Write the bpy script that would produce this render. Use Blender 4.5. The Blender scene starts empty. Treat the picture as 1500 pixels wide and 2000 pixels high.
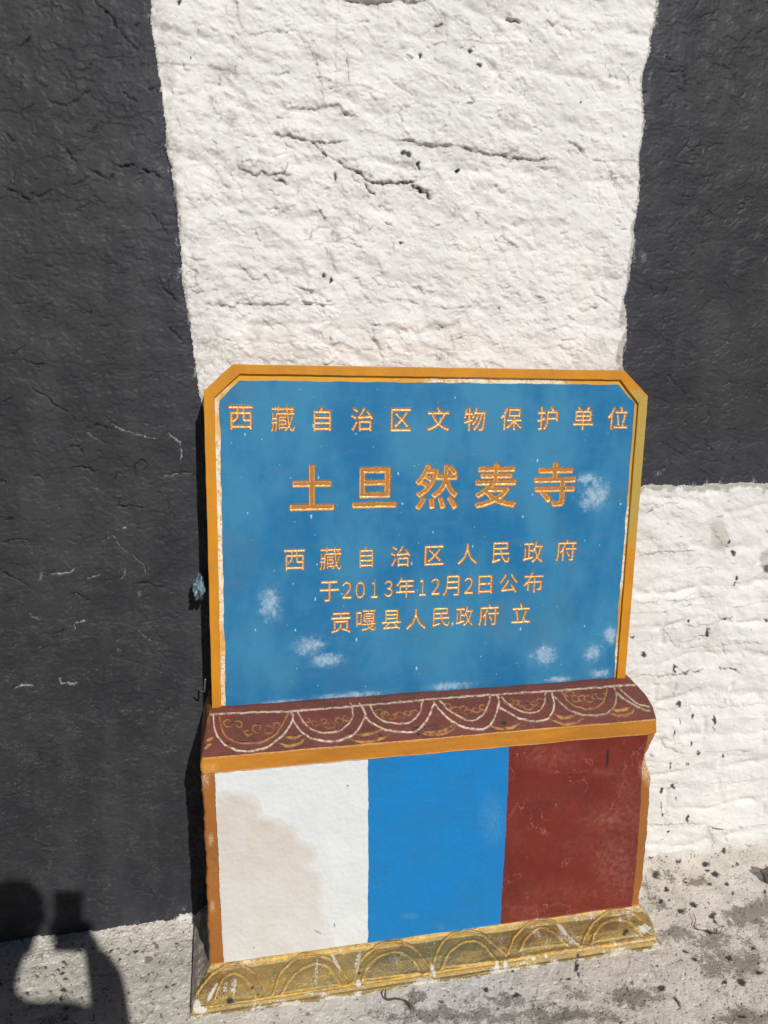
import bpy, bmesh, math, random
import numpy as np
from mathutils import Vector, Matrix

random.seed(7)
RNG = np.random.default_rng(11)
SC = bpy.context.scene
COL = SC.collection

# ------------------------------------------------------------------ camera (calibrated from the stele's edges)
F = 1510.0                                   # focal length in pixels of the 1500x2000 photo
R = np.array([[0.97896484, -0.02282595, 0.20274817],
              [-0.2033442, -0.19050533, 0.96039516],
              [0.01670267, -0.98142075, -0.19113954]])   # world <- camera (x right, y down, z forward)
CAM = np.array([0.0, -1.9135, 1.5])
cam = bpy.data.cameras.new('camera'); co = bpy.data.objects.new('camera', cam); COL.objects.link(co)
cam.sensor_fit = 'VERTICAL'; cam.sensor_height = 36.0; cam.sensor_width = 27.0
cam.lens = 36.0 * F / 2000.0
cam.clip_start = 0.02; cam.clip_end = 300
M = Matrix.Identity(4)
for i in range(3):
    M[i][0] = R[i][0]; M[i][1] = -R[i][1]; M[i][2] = -R[i][2]; M[i][3] = CAM[i]
co.matrix_world = M
SC.camera = co

# ------------------------------------------------------------------ light
SUN = Vector((-0.17326, 0.79674, -0.57895)).normalized()      # direction the light travels
w = bpy.data.worlds.new('World'); SC.world = w; w.use_nodes = True
wn = w.node_tree; bg = wn.nodes['Background']
sky = wn.nodes.new('ShaderNodeTexSky'); sky.sky_type = 'NISHITA'; sky.sun_disc = False
sky.sun_elevation = math.radians(35.4); sky.sun_rotation = math.atan2(-SUN.x, -SUN.y)
sky.altitude = 3600.0; sky.air_density = 0.4; sky.dust_density = 0.1
wn.links.new(sky.outputs[0], bg.inputs[0]); bg.inputs[1].default_value = 0.05
sl = bpy.data.lights.new('sun', 'SUN'); sl.energy = 5.0; sl.angle = math.radians(0.53); sl.color = (1.0, 0.97, 0.925)
so = bpy.data.objects.new('sun', sl); COL.objects.link(so)
so.rotation_euler = SUN.to_track_quat('-Z', 'Y').to_euler(); so.location = (1, -5, 4)
SC.view_settings.view_transform = 'Standard'; SC.view_settings.look = 'None'
SC.view_settings.exposure = -0.42; SC.view_settings.gamma = 1.0
SC.cycles.max_bounces = 6

# ------------------------------------------------------------------ measuring helpers
def ray(px, py):
    v = np.array([px - 750.0, py - 1000.0, F]); return R @ (v / np.linalg.norm(v))
def at_y(px, py, y):                          # photo point -> world point on the upright plane at depth y
    r = ray(px, py); return CAM + r * ((y - CAM[1]) / r[1])
def at_z(px, py, z):
    r = ray(px, py); return CAM + r * ((z - CAM[2]) / r[2])
def to_px(P):                                 # world points (...,3) -> where they stand in the photo
    q = (P - CAM) @ R
    zc = np.where(q[..., 2] > 0.2, q[..., 2], np.nan)
    return 750 + F * q[..., 0] / zc, 1000 + F * q[..., 1] / zc

def hashf(ix, iy, seed):
    n = (ix.astype(np.int64) * 374761393 + iy.astype(np.int64) * 668265263 + seed * 974634777) & 0xFFFFFFFF
    n = ((n ^ (n >> 13)) * 1274126177) & 0xFFFFFFFF
    n = n ^ (n >> 16)
    return (n & 0xFFFF).astype(np.float32) / 65535.0
def perlin(x, y, seed=0):
    ix = np.floor(x); iy = np.floor(y); fx = (x - ix).astype(np.float32); fy = (y - iy).astype(np.float32)
    ix = ix.astype(np.int64); iy = iy.astype(np.int64)
    u = fx * fx * fx * (fx * (fx * 6 - 15) + 10); v = fy * fy * fy * (fy * (fy * 6 - 15) + 10)
    def g(dx, dy):
        a = hashf(ix + dx, iy + dy, seed) * 6.2831853
        return np.cos(a) * (fx - dx) + np.sin(a) * (fy - dy)
    a = g(0, 0); b = g(1, 0); c = g(0, 1); d = g(1, 1)
    return (a + (b - a) * u + (c - a) * v + (a - b - c + d) * u * v) * 1.5
def fbm(x, y, octv=4, seed=0, gain=0.5):
    s = 0; amp = 1.0
    for k in range(octv):
        s = s + amp * perlin(x * 2 ** k + 13.7 * k, y * 2 ** k - 7.3 * k, seed + k); amp *= gain
    return s
def sstep(a, b, x):
    t = np.clip((x - a) / (b - a), 0, 1); return t * t * (3 - 2 * t)
def interp(pts, q, axis=1):
    pts = sorted(pts, key=lambda p: p[axis])
    return np.interp(q, [p[axis] for p in pts], [p[1 - axis] for p in pts])
def poly_dist(px, py, pts):
    """distance to a polyline, signed height above it, position 0..1 along it"""
    best = np.full(px.shape, 1e9, np.float32); sgn = np.zeros(px.shape, np.float32); tt = np.zeros(px.shape, np.float32)
    L = [0.0]
    for a, b in zip(pts[:-1], pts[1:]): L.append(L[-1] + math.hypot(b[0] - a[0], b[1] - a[1]))
    for k, (a, b) in enumerate(zip(pts[:-1], pts[1:])):
        dx, dy = b[0] - a[0], b[1] - a[1]; l2 = dx * dx + dy * dy + 1e-9
        t = np.clip(((px - a[0]) * dx + (py - a[1]) * dy) / l2, 0, 1)
        qx = a[0] + t * dx; qy = a[1] + t * dy
        d = np.hypot(px - qx, py - qy); m = d < best
        best = np.where(m, d, best); sgn = np.where(m, qy - py, sgn); tt = np.where(m, (L[k] + t * (L[k + 1] - L[k])) / L[-1], tt)
    return best, sgn, tt
def in_poly(px, py, poly):
    c = np.zeros(px.shape, bool); n = len(poly)
    for i in range(n):
        x1, y1 = poly[i]; x2, y2 = poly[(i + 1) % n]
        if y1 == y2: continue
        c ^= ((y1 > py) != (y2 > py)) & (px < (x2 - x1) * (py - y1) / (y2 - y1) + x1)
    return c

# ------------------------------------------------------------------ node helpers
class NT:
    def __init__(s, name):
        s.m = bpy.data.materials.new(name); s.m.use_nodes = True; s.t = s.m.node_tree; s.n = s.t.nodes; s.l = s.t.links
        s.b = s.n['Principled BSDF']; s.tc = s.n.new('ShaderNodeTexCoord')
    def link(s, a, b): s.l.new(a, b)
    def val(s, sock, v):
        if hasattr(v, 'node'): s.l.new(v, sock)
        elif isinstance(v, tuple) and len(v) == 3 and sock.type == 'RGBA': sock.default_value = (*v, 1)
        else: sock.default_value = v
    def noise(s, scale, detail=4, rough=0.55, stretch=None, rot=None, dist=0.0, col=False):
        n = s.n.new('ShaderNodeTexNoise'); n.inputs['Scale'].default_value = scale
        n.inputs['Detail'].default_value = detail; n.inputs['Roughness'].default_value = rough
        n.inputs['Distortion'].default_value = dist
        src = s.tc.outputs['Object']
        if stretch or rot:
            mp = s.n.new('ShaderNodeMapping'); mp.inputs['Scale'].default_value = stretch or (1, 1, 1)
            mp.inputs['Rotation'].default_value = rot or (0, 0, 0); s.l.new(src, mp.inputs[0]); src = mp.outputs[0]
        s.l.new(src, n.inputs['Vector']); return n.outputs['Color' if col else 'Fac']
    def voro(s, scale, feature='F1', stretch=None):
        n = s.n.new('ShaderNodeTexVoronoi'); n.feature = feature; n.inputs['Scale'].default_value = scale
        src = s.tc.outputs['Object']
        if stretch:
            mp = s.n.new('ShaderNodeMapping'); mp.inputs['Scale'].default_value = stretch; s.l.new(src, mp.inputs[0]); src = mp.outputs[0]
        s.l.new(src, n.inputs['Vector']); return n.outputs['Distance']
    def ramp(s, x, a, b, lo=0.0, hi=1.0):
        n = s.n.new('ShaderNodeMapRange'); n.interpolation_type = 'SMOOTHSTEP'
        s.val(n.inputs[0], x); n.inputs[1].default_value = a; n.inputs[2].default_value = b
        n.inputs[3].default_value = lo; n.inputs[4].default_value = hi; return n.outputs[0]
    def math(s, op, a, b=0.0, c=0.0):
        n = s.n.new('ShaderNodeMath'); n.operation = op; s.val(n.inputs[0], a); s.val(n.inputs[1], b); s.val(n.inputs[2], c); return n.outputs[0]
    def mix(s, f, a, b, mode='MIX'):
        n = s.n.new('ShaderNodeMix'); n.data_type = 'RGBA'; n.blend_type = mode
        s.val(n.inputs[0], f); s.val(n.inputs[6], a); s.val(n.inputs[7], b); return n.outputs[2]
    def mask(s):
        a = s.n.new('ShaderNodeAttribute'); a.attribute_name = 'mask'; p = s.n.new('ShaderNodeSeparateColor')
        s.l.new(a.outputs['Color'], p.inputs[0]); return p.outputs[0], p.outputs[1], p.outputs[2]
    def spots(s, lst):
        """soft ellipses (x,z,rx,rz) on an upright face in object coordinates -> 0..1"""
        out = None
        for (x, z, rx, rz) in lst:
            mp = s.n.new('ShaderNodeMapping'); mp.vector_type = 'POINT'
            mp.inputs['Location'].default_value = (-x / rx, 0, -z / rz); mp.inputs['Scale'].default_value = (1 / rx, 0, 1 / rz)
            s.l.new(s.tc.outputs['Object'], mp.inputs[0])
            ln = s.n.new('ShaderNodeVectorMath'); ln.operation = 'LENGTH'; s.l.new(mp.outputs[0], ln.inputs[0])
            v = s.ramp(ln.outputs['Value'], 0.0, 1.0, 1.0, 0.0)
            out = v if out is None else s.math('MAXIMUM', out, v)
        return out
    def bump(s, h, strength=0.3, dist=0.002, prev=None):
        n = s.n.new('ShaderNodeBump'); n.inputs['Strength'].default_value = strength; n.inputs['Distance'].default_value = dist
        s.l.new(h, n.inputs['Height'])
        if prev is not None: s.l.new(prev, n.inputs['Normal'])
        return n.outputs[0]
    def out(s, color, rough=0.7, spec=0.3, metal=0.0, normal=None):
        s.val(s.b.inputs['Base Color'], color); s.val(s.b.inputs['Roughness'], rough)
        s.val(s.b.inputs['Specular IOR Level'], spec); s.val(s.b.inputs['Metallic'], metal)
        if normal is not None: s.l.new(normal, s.b.inputs['Normal'])
        return s.m

def mat_white_plaster():
    t = NT('white_plaster'); d, k, b = t.mask()
    big = t.noise(5, 5); fine = t.noise(60, 4)
    c = t.mix(t.ramp(big, 0.35, 0.68), (0.765, 0.755, 0.735), (0.69, 0.68, 0.665))
    c = t.mix(t.ramp(fine, 0.45, 0.75, 0, 0.30), c, (0.55, 0.54, 0.515))
    c = t.mix(t.ramp(t.noise(9, 3, stretch=(1, 1, 0.35)), 0.56, 0.75, 0, 0.25), c, (0.82, 0.78, 0.66))
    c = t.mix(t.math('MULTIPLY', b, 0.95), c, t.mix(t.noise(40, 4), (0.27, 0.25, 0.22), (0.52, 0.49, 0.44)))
    dirt = t.math('MULTIPLY', d, t.ramp(t.noise(110, 4, 0.7), 0.32, 0.62))
    c = t.mix(dirt, c, (0.31, 0.29, 0.225))
    c = t.mix(k, c, (0.030, 0.029, 0.027))
    h = t.noise(130, 4, 0.6); h2 = t.noise(700, 3, 0.6)
    n = t.bump(h, 0.35, 0.0018); n = t.bump(h2, 0.25, 0.0005, n)
    return t.out(c, 0.88, 0.15, 0, n)
def mat_black_paint():
    t = NT('black_paint'); d, k, b = t.mask()
    c = t.mix(t.ramp(t.noise(4, 5), 0.3, 0.7), (0.023, 0.023, 0.0275), (0.034, 0.033, 0.036))
    c = t.mix(t.ramp(t.noise(45, 5, 0.65, (1, 1, 2.2)), 0.5, 0.78, 0, 0.7), c, (0.062, 0.061, 0.062))
    c = t.mix(t.ramp(t.noise(420, 2, 0.5), 0.70, 0.78, 0, 0.6), c, (0.20, 0.20, 0.20))
    c = t.mix(d, c, (0.034, 0.036, 0.050))
    g_ = t.math('ADD', b, t.math('MULTIPLY', t.math('SUBTRACT', t.noise(330, 4, 0.8, (1, 1, 1.5)), 0.5), 2.4))
    lt = t.math('MULTIPLY', t.ramp(g_, 0.50, 0.85), t.ramp(b, 0.05, 0.35))
    c = t.mix(t.ramp(t.noise(9, 4, 0.6, (1, 1, 0.25)), 0.42, 0.68, 0, 0.55), c, (0.052, 0.052, 0.057))
    sx = t.n.new('ShaderNodeSeparateXYZ'); t.l.new(t.tc.outputs['Object'], sx.inputs[0])
    low = t.math('MULTIPLY', t.ramp(sx.outputs[2], 0.5, 1.5, 1.0, 0.25), t.ramp(t.noise(17, 3), 0.46, 0.62))
    for sc_, wd_ in ((21, 0.010), (46, 0.014)):
        ln = t.ramp(t.math('ABSOLUTE', t.math('SUBTRACT', t.noise(sc_, 5, 0.68, (1, 1, 2.3)), 0.5)), 0.0, wd_, 1, 0)
        c = t.mix(t.math('MULTIPLY', t.math('MULTIPLY', ln, low), t.ramp(t.noise(150, 3, 0.7), 0.42, 0.62, 0, 0.75)), c, (0.19, 0.19, 0.185))
    c = t.mix(lt, c, (0.33, 0.33, 0.32))
    c = t.mix(k, c, (0.006, 0.006, 0.007))
    h = t.noise(150, 5, 0.7, (1, 1, 1.8)); h2 = t.noise(600, 3, 0.6)
    n = t.bump(h, 0.30, 0.0016); n = t.bump(h2, 0.3, 0.0006, n)
    return t.out(c, t.ramp(t.noise(30), 0.3, 0.7, 0.5, 0.7), 0.28, 0, n)
def mat_ground():
    t = NT('limewashed_concrete'); d, k, b = t.mask()       # d bare concrete, k dark specks, b earth
    lime = t.mix(t.ramp(t.noise(14, 5), 0.35, 0.7), (0.71, 0.665, 0.595), (0.59, 0.55, 0.485))
    conc = t.mix(t.noise(50, 5, 0.65), (0.165, 0.145, 0.12), (0.42, 0.38, 0.32))
    sp = t.math('ADD', t.math('ADD', d, t.math('MULTIPLY', t.math('SUBTRACT', t.noise(230, 4, 0.75), 0.5), 1.7)), t.math('MULTIPLY', t.math('SUBTRACT', t.noise(42, 5, 0.65), 0.5), 1.3))
    c = t.mix(t.ramp(sp, 0.30, 0.62), lime, conc)
    c = t.mix(t.math('MULTIPLY', b, t.ramp(t.noise(90, 4), 0.3, 0.6)), c, (0.25, 0.19, 0.14))
    pit = t.voro(95, 'F1'); rnd = t.noise(28, 2)
    c = t.mix(t.math('MULTIPLY', t.ramp(pit, 0.20, 0.30, 0.8, 0), t.ramp(rnd, 0.5, 0.6)), c, (0.11, 0.10, 0.088))
    c = t.mix(t.ramp(t.noise(430, 3, 0.65), 0.565, 0.66, 0, 0.85), c, (0.13, 0.12, 0.10))
    c = t.mix(k, c, (0.040, 0.038, 0.035))
    h = t.noise(260, 5, 0.7); n = t.bump(h, 0.45, 0.0022); n = t.bump(t.noise(800, 3), 0.4, 0.001, n)
    return t.out(c, 0.92, 0.12, 0, n)
def mat_gold():
    t = NT('gold_leaf_paint'); d, k, b = t.mask()           # d lime splash, k dark spots, b bright relief lines
    c = t.mix(t.ramp(t.noise(25, 4), 0.35, 0.65), (0.47, 0.325, 0.105), (0.36, 0.27, 0.13))
    c = t.mix(t.math('MULTIPLY', b, t.ramp(t.noise(70, 4, 0.7), 0.36, 0.58, 0.1, 0.95)), c, (0.80, 0.48, 0.10))
    wear = t.ramp(t.noise(330, 4, 0.7), 0.55, 0.72, 0, 0.45)
    c = t.mix(wear, c, (0.27, 0.22, 0.13)); c = t.mix(t.ramp(t.noise(300, 3, 0.7), 0.56, 0.68, 0, 0.7), c, (0.80, 0.66, 0.36))
    sp = t.math('ADD', d, t.math('MULTIPLY', t.math('SUBTRACT', t.noise(260, 4, 0.75), 0.5), 1.7))
    ls = t.ramp(sp, 0.42, 0.62)
    c = t.mix(ls, c, (0.70, 0.66, 0.58)); c = t.mix(k, c, (0.03, 0.028, 0.025))
    met = t.math('MULTIPLY', t.math('SUBTRACT', 1.0, t.math('MAXIMUM', ls, k)), 0.75)
    h = t.noise(240, 5, 0.7); n = t.bump(h, 0.85, 0.0028); n = t.bump(t.noise(900, 2), 0.5, 0.0009, n)
    return t.out(c, 0.40, 0.5, met, n)
def mat_maroon():
    t = NT('maroon_paint'); d, k, b = t.mask()              # d cream line, k dark spot, b ochre line
    c = t.mix(t.ramp(t.noise(16, 5), 0.35, 0.68), (0.178, 0.050, 0.038), (0.130, 0.047, 0.034))
    c = t.mix(t.ramp(t.noise(120, 4, 0.7), 0.52, 0.75, 0, 0.45), c, (0.26, 0.145, 0.11))
    c = t.mix(t.math('MULTIPLY', b, t.ramp(t.noise(60, 4, 0.7), 0.34, 0.6, 0.2, 1)), c, (0.52, 0.27, 0.065))
    c = t.mix(t.math('MULTIPLY', d, t.ramp(t.noise(80, 5, 0.75), 0.36, 0.58, 0.15, 1)), c, (0.78, 0.62, 0.44))
    c = t.mix(t.ramp(t.noise(520, 2), 0.70, 0.76, 0, 0.8), c, (0.55, 0.42, 0.36))
    c = t.mix(k, c, (0.03, 0.02, 0.02))
    n = t.bump(t.noise(220, 5, 0.65), 0.5, 0.0016)
    return t.out(c, 0.55, 0.35, 0, n)
def mat_paint(name, c1, c2, rough=0.5, wear=(0.6, 0.5, 0.4), wear_amt=0.3, bump=0.3, stretch=(1, 1, 1), metal=0.0):
    t = NT(name); d, k, b = t.mask()                        # d second colour / stain, k dark marks, b scuffs
    c = t.mix(t.ramp(t.noise(11, 5, 0.6, stretch), 0.3, 0.7), c1, c2)
    c = t.mix(t.ramp(t.noise(230, 4, 0.7), 0.60, 0.75, 0, wear_amt), c, wear)
    sc = t.math('MULTIPLY', b, t.ramp(t.noise(330, 4, 0.75), 0.40, 0.62))
    c = t.mix(sc, c, wear)
    c = t.mix(t.math('MULTIPLY', k, 1.0), c, (0.02, 0.015, 0.014))
    n = t.bump(t.noise(90, 5, 0.6, stretch), bump, 0.0015); n = t.bump(t.noise(600, 3), 0.2, 0.0004, n)
    return t, c, n, d
def mat_simple(name, *a, rough=0.5, spec=0.35, metal=0.0, **kw):
    t, c, n, d = mat_paint(name, *a, **kw); return t.out(c, rough, spec, metal, n)
def mat_white_panel():
    t, c, n, d = mat_paint('white_gloss_paint', (0.71, 0.735, 0.74), (0.68, 0.70, 0.71), wear=(0.6, 0.55, 0.5), wear_amt=0.15, bump=0.14)
    c = t.mix(t.math('MULTIPLY', d, 0.95), c, t.mix(t.noise(9, 4), (0.62, 0.545, 0.465), (0.60, 0.56, 0.51)))
    return t.out(c, 0.5, 0.3, 0, n)
def mat_red_panel():
    t, c, n, d = mat_paint('red_paint', (0.185, 0.021, 0.013), (0.130, 0.017, 0.012), wear=(0.42, 0.19, 0.155), wear_amt=0.22, bump=0.3)
    c = t.mix(t.math('MULTIPLY', d, t.ramp(t.noise(75, 5, 0.75), 0.38, 0.66, 0.1, 0.75)), c, (0.32, 0.115, 0.09))
    crk = t.math('ABSOLUTE', t.math('SUBTRACT', t.noise(6, 6, 0.62, None, None, 0.6), 0.5))
    c = t.mix(t.math('MULTIPLY', t.ramp(crk, 0.0, 0.006, 0.7, 0), t.ramp(t.noise(13, 3), 0.46, 0.60)), c, (0.42, 0.20, 0.16))
    return t.out(c, 0.42, 0.4, 0, n)
def mat_sign_blue(scuffs):
    t = NT('sign_blue_paint')
    c = t.mix(t.ramp(t.noise(7, 5, 0.6, (1, 1, 0.6)), 0.35, 0.66), (0.012, 0.158, 0.355), (0.042, 0.232, 0.415))
    c = t.mix(t.ramp(t.noise(26, 5, 0.6, (0.35, 1, 1.4)), 0.48, 0.72, 0, 0.45), c, (0.055, 0.20, 0.36))
    c = t.mix(t.ramp(t.noise(3.3, 3), 0.52, 0.70, 0, 0.5), c, (0.075, 0.18, 0.29))
    s = t.spots(scuffs)
    grain = t.math('ADD', t.noise(900, 3, 0.8), t.math('MULTIPLY', t.math('SUBTRACT', t.noise(60, 5, 0.7), 0.5), 0.9))
    c = t.mix(t.math('MULTIPLY', s, t.ramp(t.noise(38, 5, 0.65), 0.35, 0.65, 0.0, 0.55)), c, (0.17, 0.35, 0.52))
    thr = t.math('ADD', t.math('MULTIPLY', s, 0.36), grain)
    c = t.mix(t.math('MULTIPLY', t.ramp(thr, 0.66, 0.92), t.ramp(s, 0.02, 0.3, 0, 0.75)), c, (0.42, 0.56, 0.68))
    c = t.mix(t.ramp(t.noise(170, 2, 0.5, (1, 1, 0.6)), 0.78, 0.81, 0, 0.8), c, (0.50, 0.62, 0.72))
    n = t.bump(t.noise(70, 5, 0.65, (0.6, 1, 2)), 0.3, 0.0014); n = t.bump(t.noise(500, 3), 0.25, 0.0004, n)
    return t.out(c, 0.45, 0.35, 0, n)
def mat_frame():
    t = NT('ochre_frame_paint')
    # the right-hand upright was touched up with bronze paint
    sx = t.n.new('ShaderNodeSeparateXYZ'); t.l.new(t.tc.outputs['Object'], sx.inputs[0])
    edge = t.math('ADD', sx.outputs[0], t.math('MULTIPLY', t.math('SUBTRACT', t.noise(20), 0.5), 0.02))
    zz = t.math('ADD', sx.outputs[2], t.math('MULTIPLY', t.math('SUBTRACT', t.noise(14), 0.5), 0.14))
    gm = t.math('MULTIPLY', t.math('MULTIPLY', t.ramp(edge, 0.985, 1.0), t.ramp(zz, 1.44, 1.455, 1, 0)), t.ramp(zz, 1.0, 1.12))
    c = t.mix(t.ramp(t.noise(18, 5, 0.6, (1, 1, 0.5)), 0.3, 0.7), (0.64, 0.262, 0.012), (0.53, 0.215, 0.014))
    c = t.mix(t.ramp(t.noise(200, 4, 0.7), 0.56, 0.75, 0, 0.45), c, (0.70, 0.42, 0.10))
    c = t.mix(gm, c, t.mix(t.noise(220, 4, 0.7), (0.47, 0.30, 0.05), (0.60, 0.44, 0.12)))
    n = t.bump(t.noise(110, 5, 0.65), 0.35, 0.0015); n = t.bump(t.noise(500, 3), 0.3, 0.0005, n)
    return t.out(c, 0.48, 0.4, t.math('MULTIPLY', gm, 0.3), n)
def mat_text_gold():
    t = NT('gilded_lettering')
    d, k, b = t.mask()                                      # d: ochre undercoat left along the cut's edge
    c = t.mix(t.ramp(t.noise(120, 4, 0.7), 0.38, 0.62), (0.86, 0.46, 0.085), (0.72, 0.33, 0.045))
    c = t.mix(t.ramp(t.noise(260, 3), 0.46, 0.60, 0, 0.8), c, (0.93, 0.80, 0.57))  # whitish glints of the gilding, painted into its colour
    c = t.mix(t.math('MULTIPLY', d, t.ramp(t.noise(200, 3), 0.25, 0.5, 0.6, 1)), c, (0.32, 0.115, 0.018))
    n = t.bump(t.noise(420, 4, 0.7), 0.5, 0.001)
    return t.out(c, 0.36, 0.5, 0.3, n)

# ------------------------------------------------------------------ object helpers
def tag(o, label=None, cat=None, group=None, kind=None):
    if label: o['label'] = label
    if cat: o['category'] = cat
    if group: o['group'] = group
    if kind: o['kind'] = kind
    return o
def empty(name, loc=(0, 0, 0)):
    o = bpy.data.objects.new(name, None); COL.objects.link(o); o.location = loc; o.empty_display_size = 0.1; return o
def link_mesh(me, name, mat, parent=None):
    o = bpy.data.objects.new(name, me); COL.objects.link(o)
    if mat: me.materials.append(mat)
    if parent:
        o.parent = parent
        if parent.type == 'EMPTY': o.matrix_parent_inverse = Matrix.Translation(-Vector(parent.location))
    return o
def mesh_arrays(name, verts, quads, mask=None):
    me = bpy.data.meshes.new(name); nv = len(verts); nf = len(quads)
    me.vertices.add(nv); me.vertices.foreach_set('co', np.ascontiguousarray(verts, np.float32).ravel())
    me.loops.add(nf * 4); me.loops.foreach_set('vertex_index', np.ascontiguousarray(quads, np.int32).ravel())
    me.polygons.add(nf); me.polygons.foreach_set('loop_start', np.arange(0, nf * 4, 4, dtype=np.int32))
    me.polygons.foreach_set('use_smooth', np.ones(nf, bool))
    me.update(calc_edges=True)
    if mask is not None:
        a = me.attributes.new('mask', 'FLOAT_COLOR', 'POINT')
        c = np.ones((nv, 4), np.float32); c[:, :3] = mask; a.data.foreach_set('color', c.ravel())
    return me
def split_grid(P, region, names, mats, mask, parents, flip=False):
    """one displaced grid cut into the parts its regions belong to"""
    ny, nx = P.shape[:2]; idx = np.arange(ny * nx).reshape(ny, nx)
    q = np.stack([idx[:-1, :-1], idx[:-1, 1:], idx[1:, 1:], idx[1:, :-1]], -1)
    if flip: q = q[..., ::-1]
    V = P.reshape(-1, 3); K = mask.reshape(-1, 3); res = {}
    for r in names:
        f = q[region == r]
        if not len(f): continue
        used, inv = np.unique(f.ravel(), return_inverse=True)
        me = mesh_arrays(names[r], V[used], inv.reshape(-1, 4), K[used])
        res[r] = link_mesh(me, names[r], mats[r], res.get(parents.get(r)) if isinstance(parents.get(r), int) else parents.get(r))
    return res
def normals(P):
    du = np.gradient(P, axis=1); dv = np.gradient(P, axis=0); n = np.cross(du, dv)
    return n / (np.linalg.norm(n, axis=-1, keepdims=True) + 1e-12)

# ================================================================== THE WALL
def spread(a, b, c, d, step, coarse):
    return np.concatenate([np.arange(a, b, coarse), np.arange(b, c, step), np.arange(c, d + coarse, coarse)])
gx = spread(-3.0, -0.66, 1.78, 4.2, 0.0021, 0.04); gz = spread(-0.2, -0.03, 2.5, 4.2, 0.0021, 0.04)
X, Z = np.meshgrid(gx, gz); Z = Z[::-1].copy(); X = X.astype(np.float32); Z = Z.astype(np.float32)
PX, PY = to_px(np.stack([X, np.zeros_like(X), Z], -1)); PX = PX.astype(np.float32); PY = PY.astype(np.float32)

LB = [(262, -260), (288, -60), (295, 0), (298, 60), (306, 130), (316, 210), (325, 275), (335, 350), (349, 455), (359, 555), (370, 640), (383, 720), (388, 765), (397, 800), (430, 1000), (450, 1300), (450, 2200)]
RB = [(1330, -320), (1290, -60), (1281, 20), (1268, 100), (1254, 150), (1254, 200), (1258, 235), (1250, 290), (1246, 370), (1240, 420), (1235, 480), (1228, 540), (1222, 580), (1224, 605), (1221, 650), (1215, 690), (1218, 720), (1210, 800), (1200, 960)]
BB = [(900, 952), (1250, 949), (1300, 945), (1320, 948), (1400, 944), (1500, 941), (2600, 920)]
LBB = [(-900, 1905), (0, 1862), (75, 1852), (195, 1845), (215, 1838), (260, 1815), (300, 1803), (355, 1790), (372, 1784), (500, 1765)]
rag = 1.6 * fbm(X / 0.006, Z / 0.006, 3, 5) + 1.6 * fbm(X / 0.02, Z / 0.03, 2, 6) + 4.0 * fbm(X / 0.07, Z / 0.09, 2, 9)
dl = PX - (interp(LB, PY) + rag)                       # >0 : white side of the left edge
dr = (interp(RB, PY) + rag) - PX                       # >0 : white side of the right edge
db = PY - (interp(BB, PX, 0) + rag * 0.7)              # >0 : below the right black field
dlb = PY - (interp(LBB, PX, 0) + rag * 1.3 + 7 * fbm(X / 0.09, Z / 0.3, 3, 7))            # >0 : below the left black field
black_l = (dl < 0) & (dlb < 0); black_r = (dr < 0) & (db < 0) & (PX > 700)
black = black_l | black_r
wb = np.where(PX < 760, np.minimum(-dl, -dlb), np.minimum(-dr, -db))    # >0 inside black, in px
bw = sstep(-9, 3, wb)                                  # 1 inside the black fields

a = math.radians(28); xr = X * math.cos(a) - Z * math.sin(a); zr = X * math.sin(a) + Z * math.cos(a)
warp = 0.010 * fbm(X / 0.06, Z / 0.06, 2, 40)
rough_amp = 0.45 + 0.55 * sstep(0.95, 1.25, Z) * (0.6 + 0.4 * sstep(1130, 1000, PX) * sstep(330, 470, PX))
hw = 0.0060 * fbm(X / 0.17, Z / 0.11, 3, 1)
jz = Z / 0.118 + 0.25 * fbm(X / 0.25, Z / 0.25, 2, 13); row = np.floor(jz); jx = X / 0.27 + 0.5 * (row % 2) + 0.3 * perlin(X / 0.3, row * 3.7, 15)
joint = np.maximum(np.exp(-((jz - row - 0.5) / 0.10) ** 2), np.exp(-((jx - np.floor(jx) - 0.5) / 0.045) ** 2)); hw -= 0.0042 * joint * sstep(-0.25, 0.35, fbm(X / 0.10, Z / 0.10, 3, 17)); hw -= 0.0030 * joint * sstep(1215, 1260, PX) * sstep(1.02, 0.95, Z); hw += 0.0025 * perlin(row * 5.3 + 0.5, np.floor(jx) * 3.1 + 0.5, 19)
zone = 0.35 + 0.65 * sstep(-0.35, 0.35, fbm(X / 0.13, Z / 0.10, 3, 11))            # trowelled smooth here, rough there
hw += rough_amp * zone * (0.0036 * fbm((xr + warp) / 0.062, (zr + warp) / 0.034, 2, 21) + 0.0010 * (0.5 - np.abs(fbm(xr / 0.040, (zr + warp) / 0.024, 3, 31)))) + 0.00038 * rough_amp * fbm(X / 0.013, Z / 0.011, 3, 41, 0.55)
lump = sstep(0.25, 0.6, fbm(xr / 0.050, zr / 0.026, 2, 51)); hw += rough_amp * 0.0020 * lump
ter = fbm((X + warp) / 0.055, (Z - warp) / 0.040, 4, 55, 0.6)
for lev in (-0.30, 0.18, 0.55): hw += rough_amp * 0.0011 * sstep(lev - 0.035, lev + 0.035, ter)
chipn = fbm((X - warp) / 0.030, (Z + warp) / 0.022, 3, 58, 0.6); hw -= rough_amp * 0.0016 * sstep(0.55, 0.60, chipn)
pit = fbm(X / 0.016, Z / 0.013, 2, 57); hw -= rough_amp * 0.003 * sstep(0.72, 0.95, pit)
hb = 0.0035 * fbm(X / 0.22, Z / 0.2, 3, 2) + 0.00045 * fbm(X / 0.011, Z / 0.008, 3, 61)
fl = fbm(X / 0.11, Z / 0.085, 4, 71, 0.55)
for lev in (-0.45, 0.02, 0.42): hb += 0.0011 * sstep(lev - 0.012, lev + 0.012, fl)
h = hw * (1 - bw) + hb * bw + 0.0035 * (1 - bw)
mk = np.zeros(X.shape + (3,), np.float32)
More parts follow.
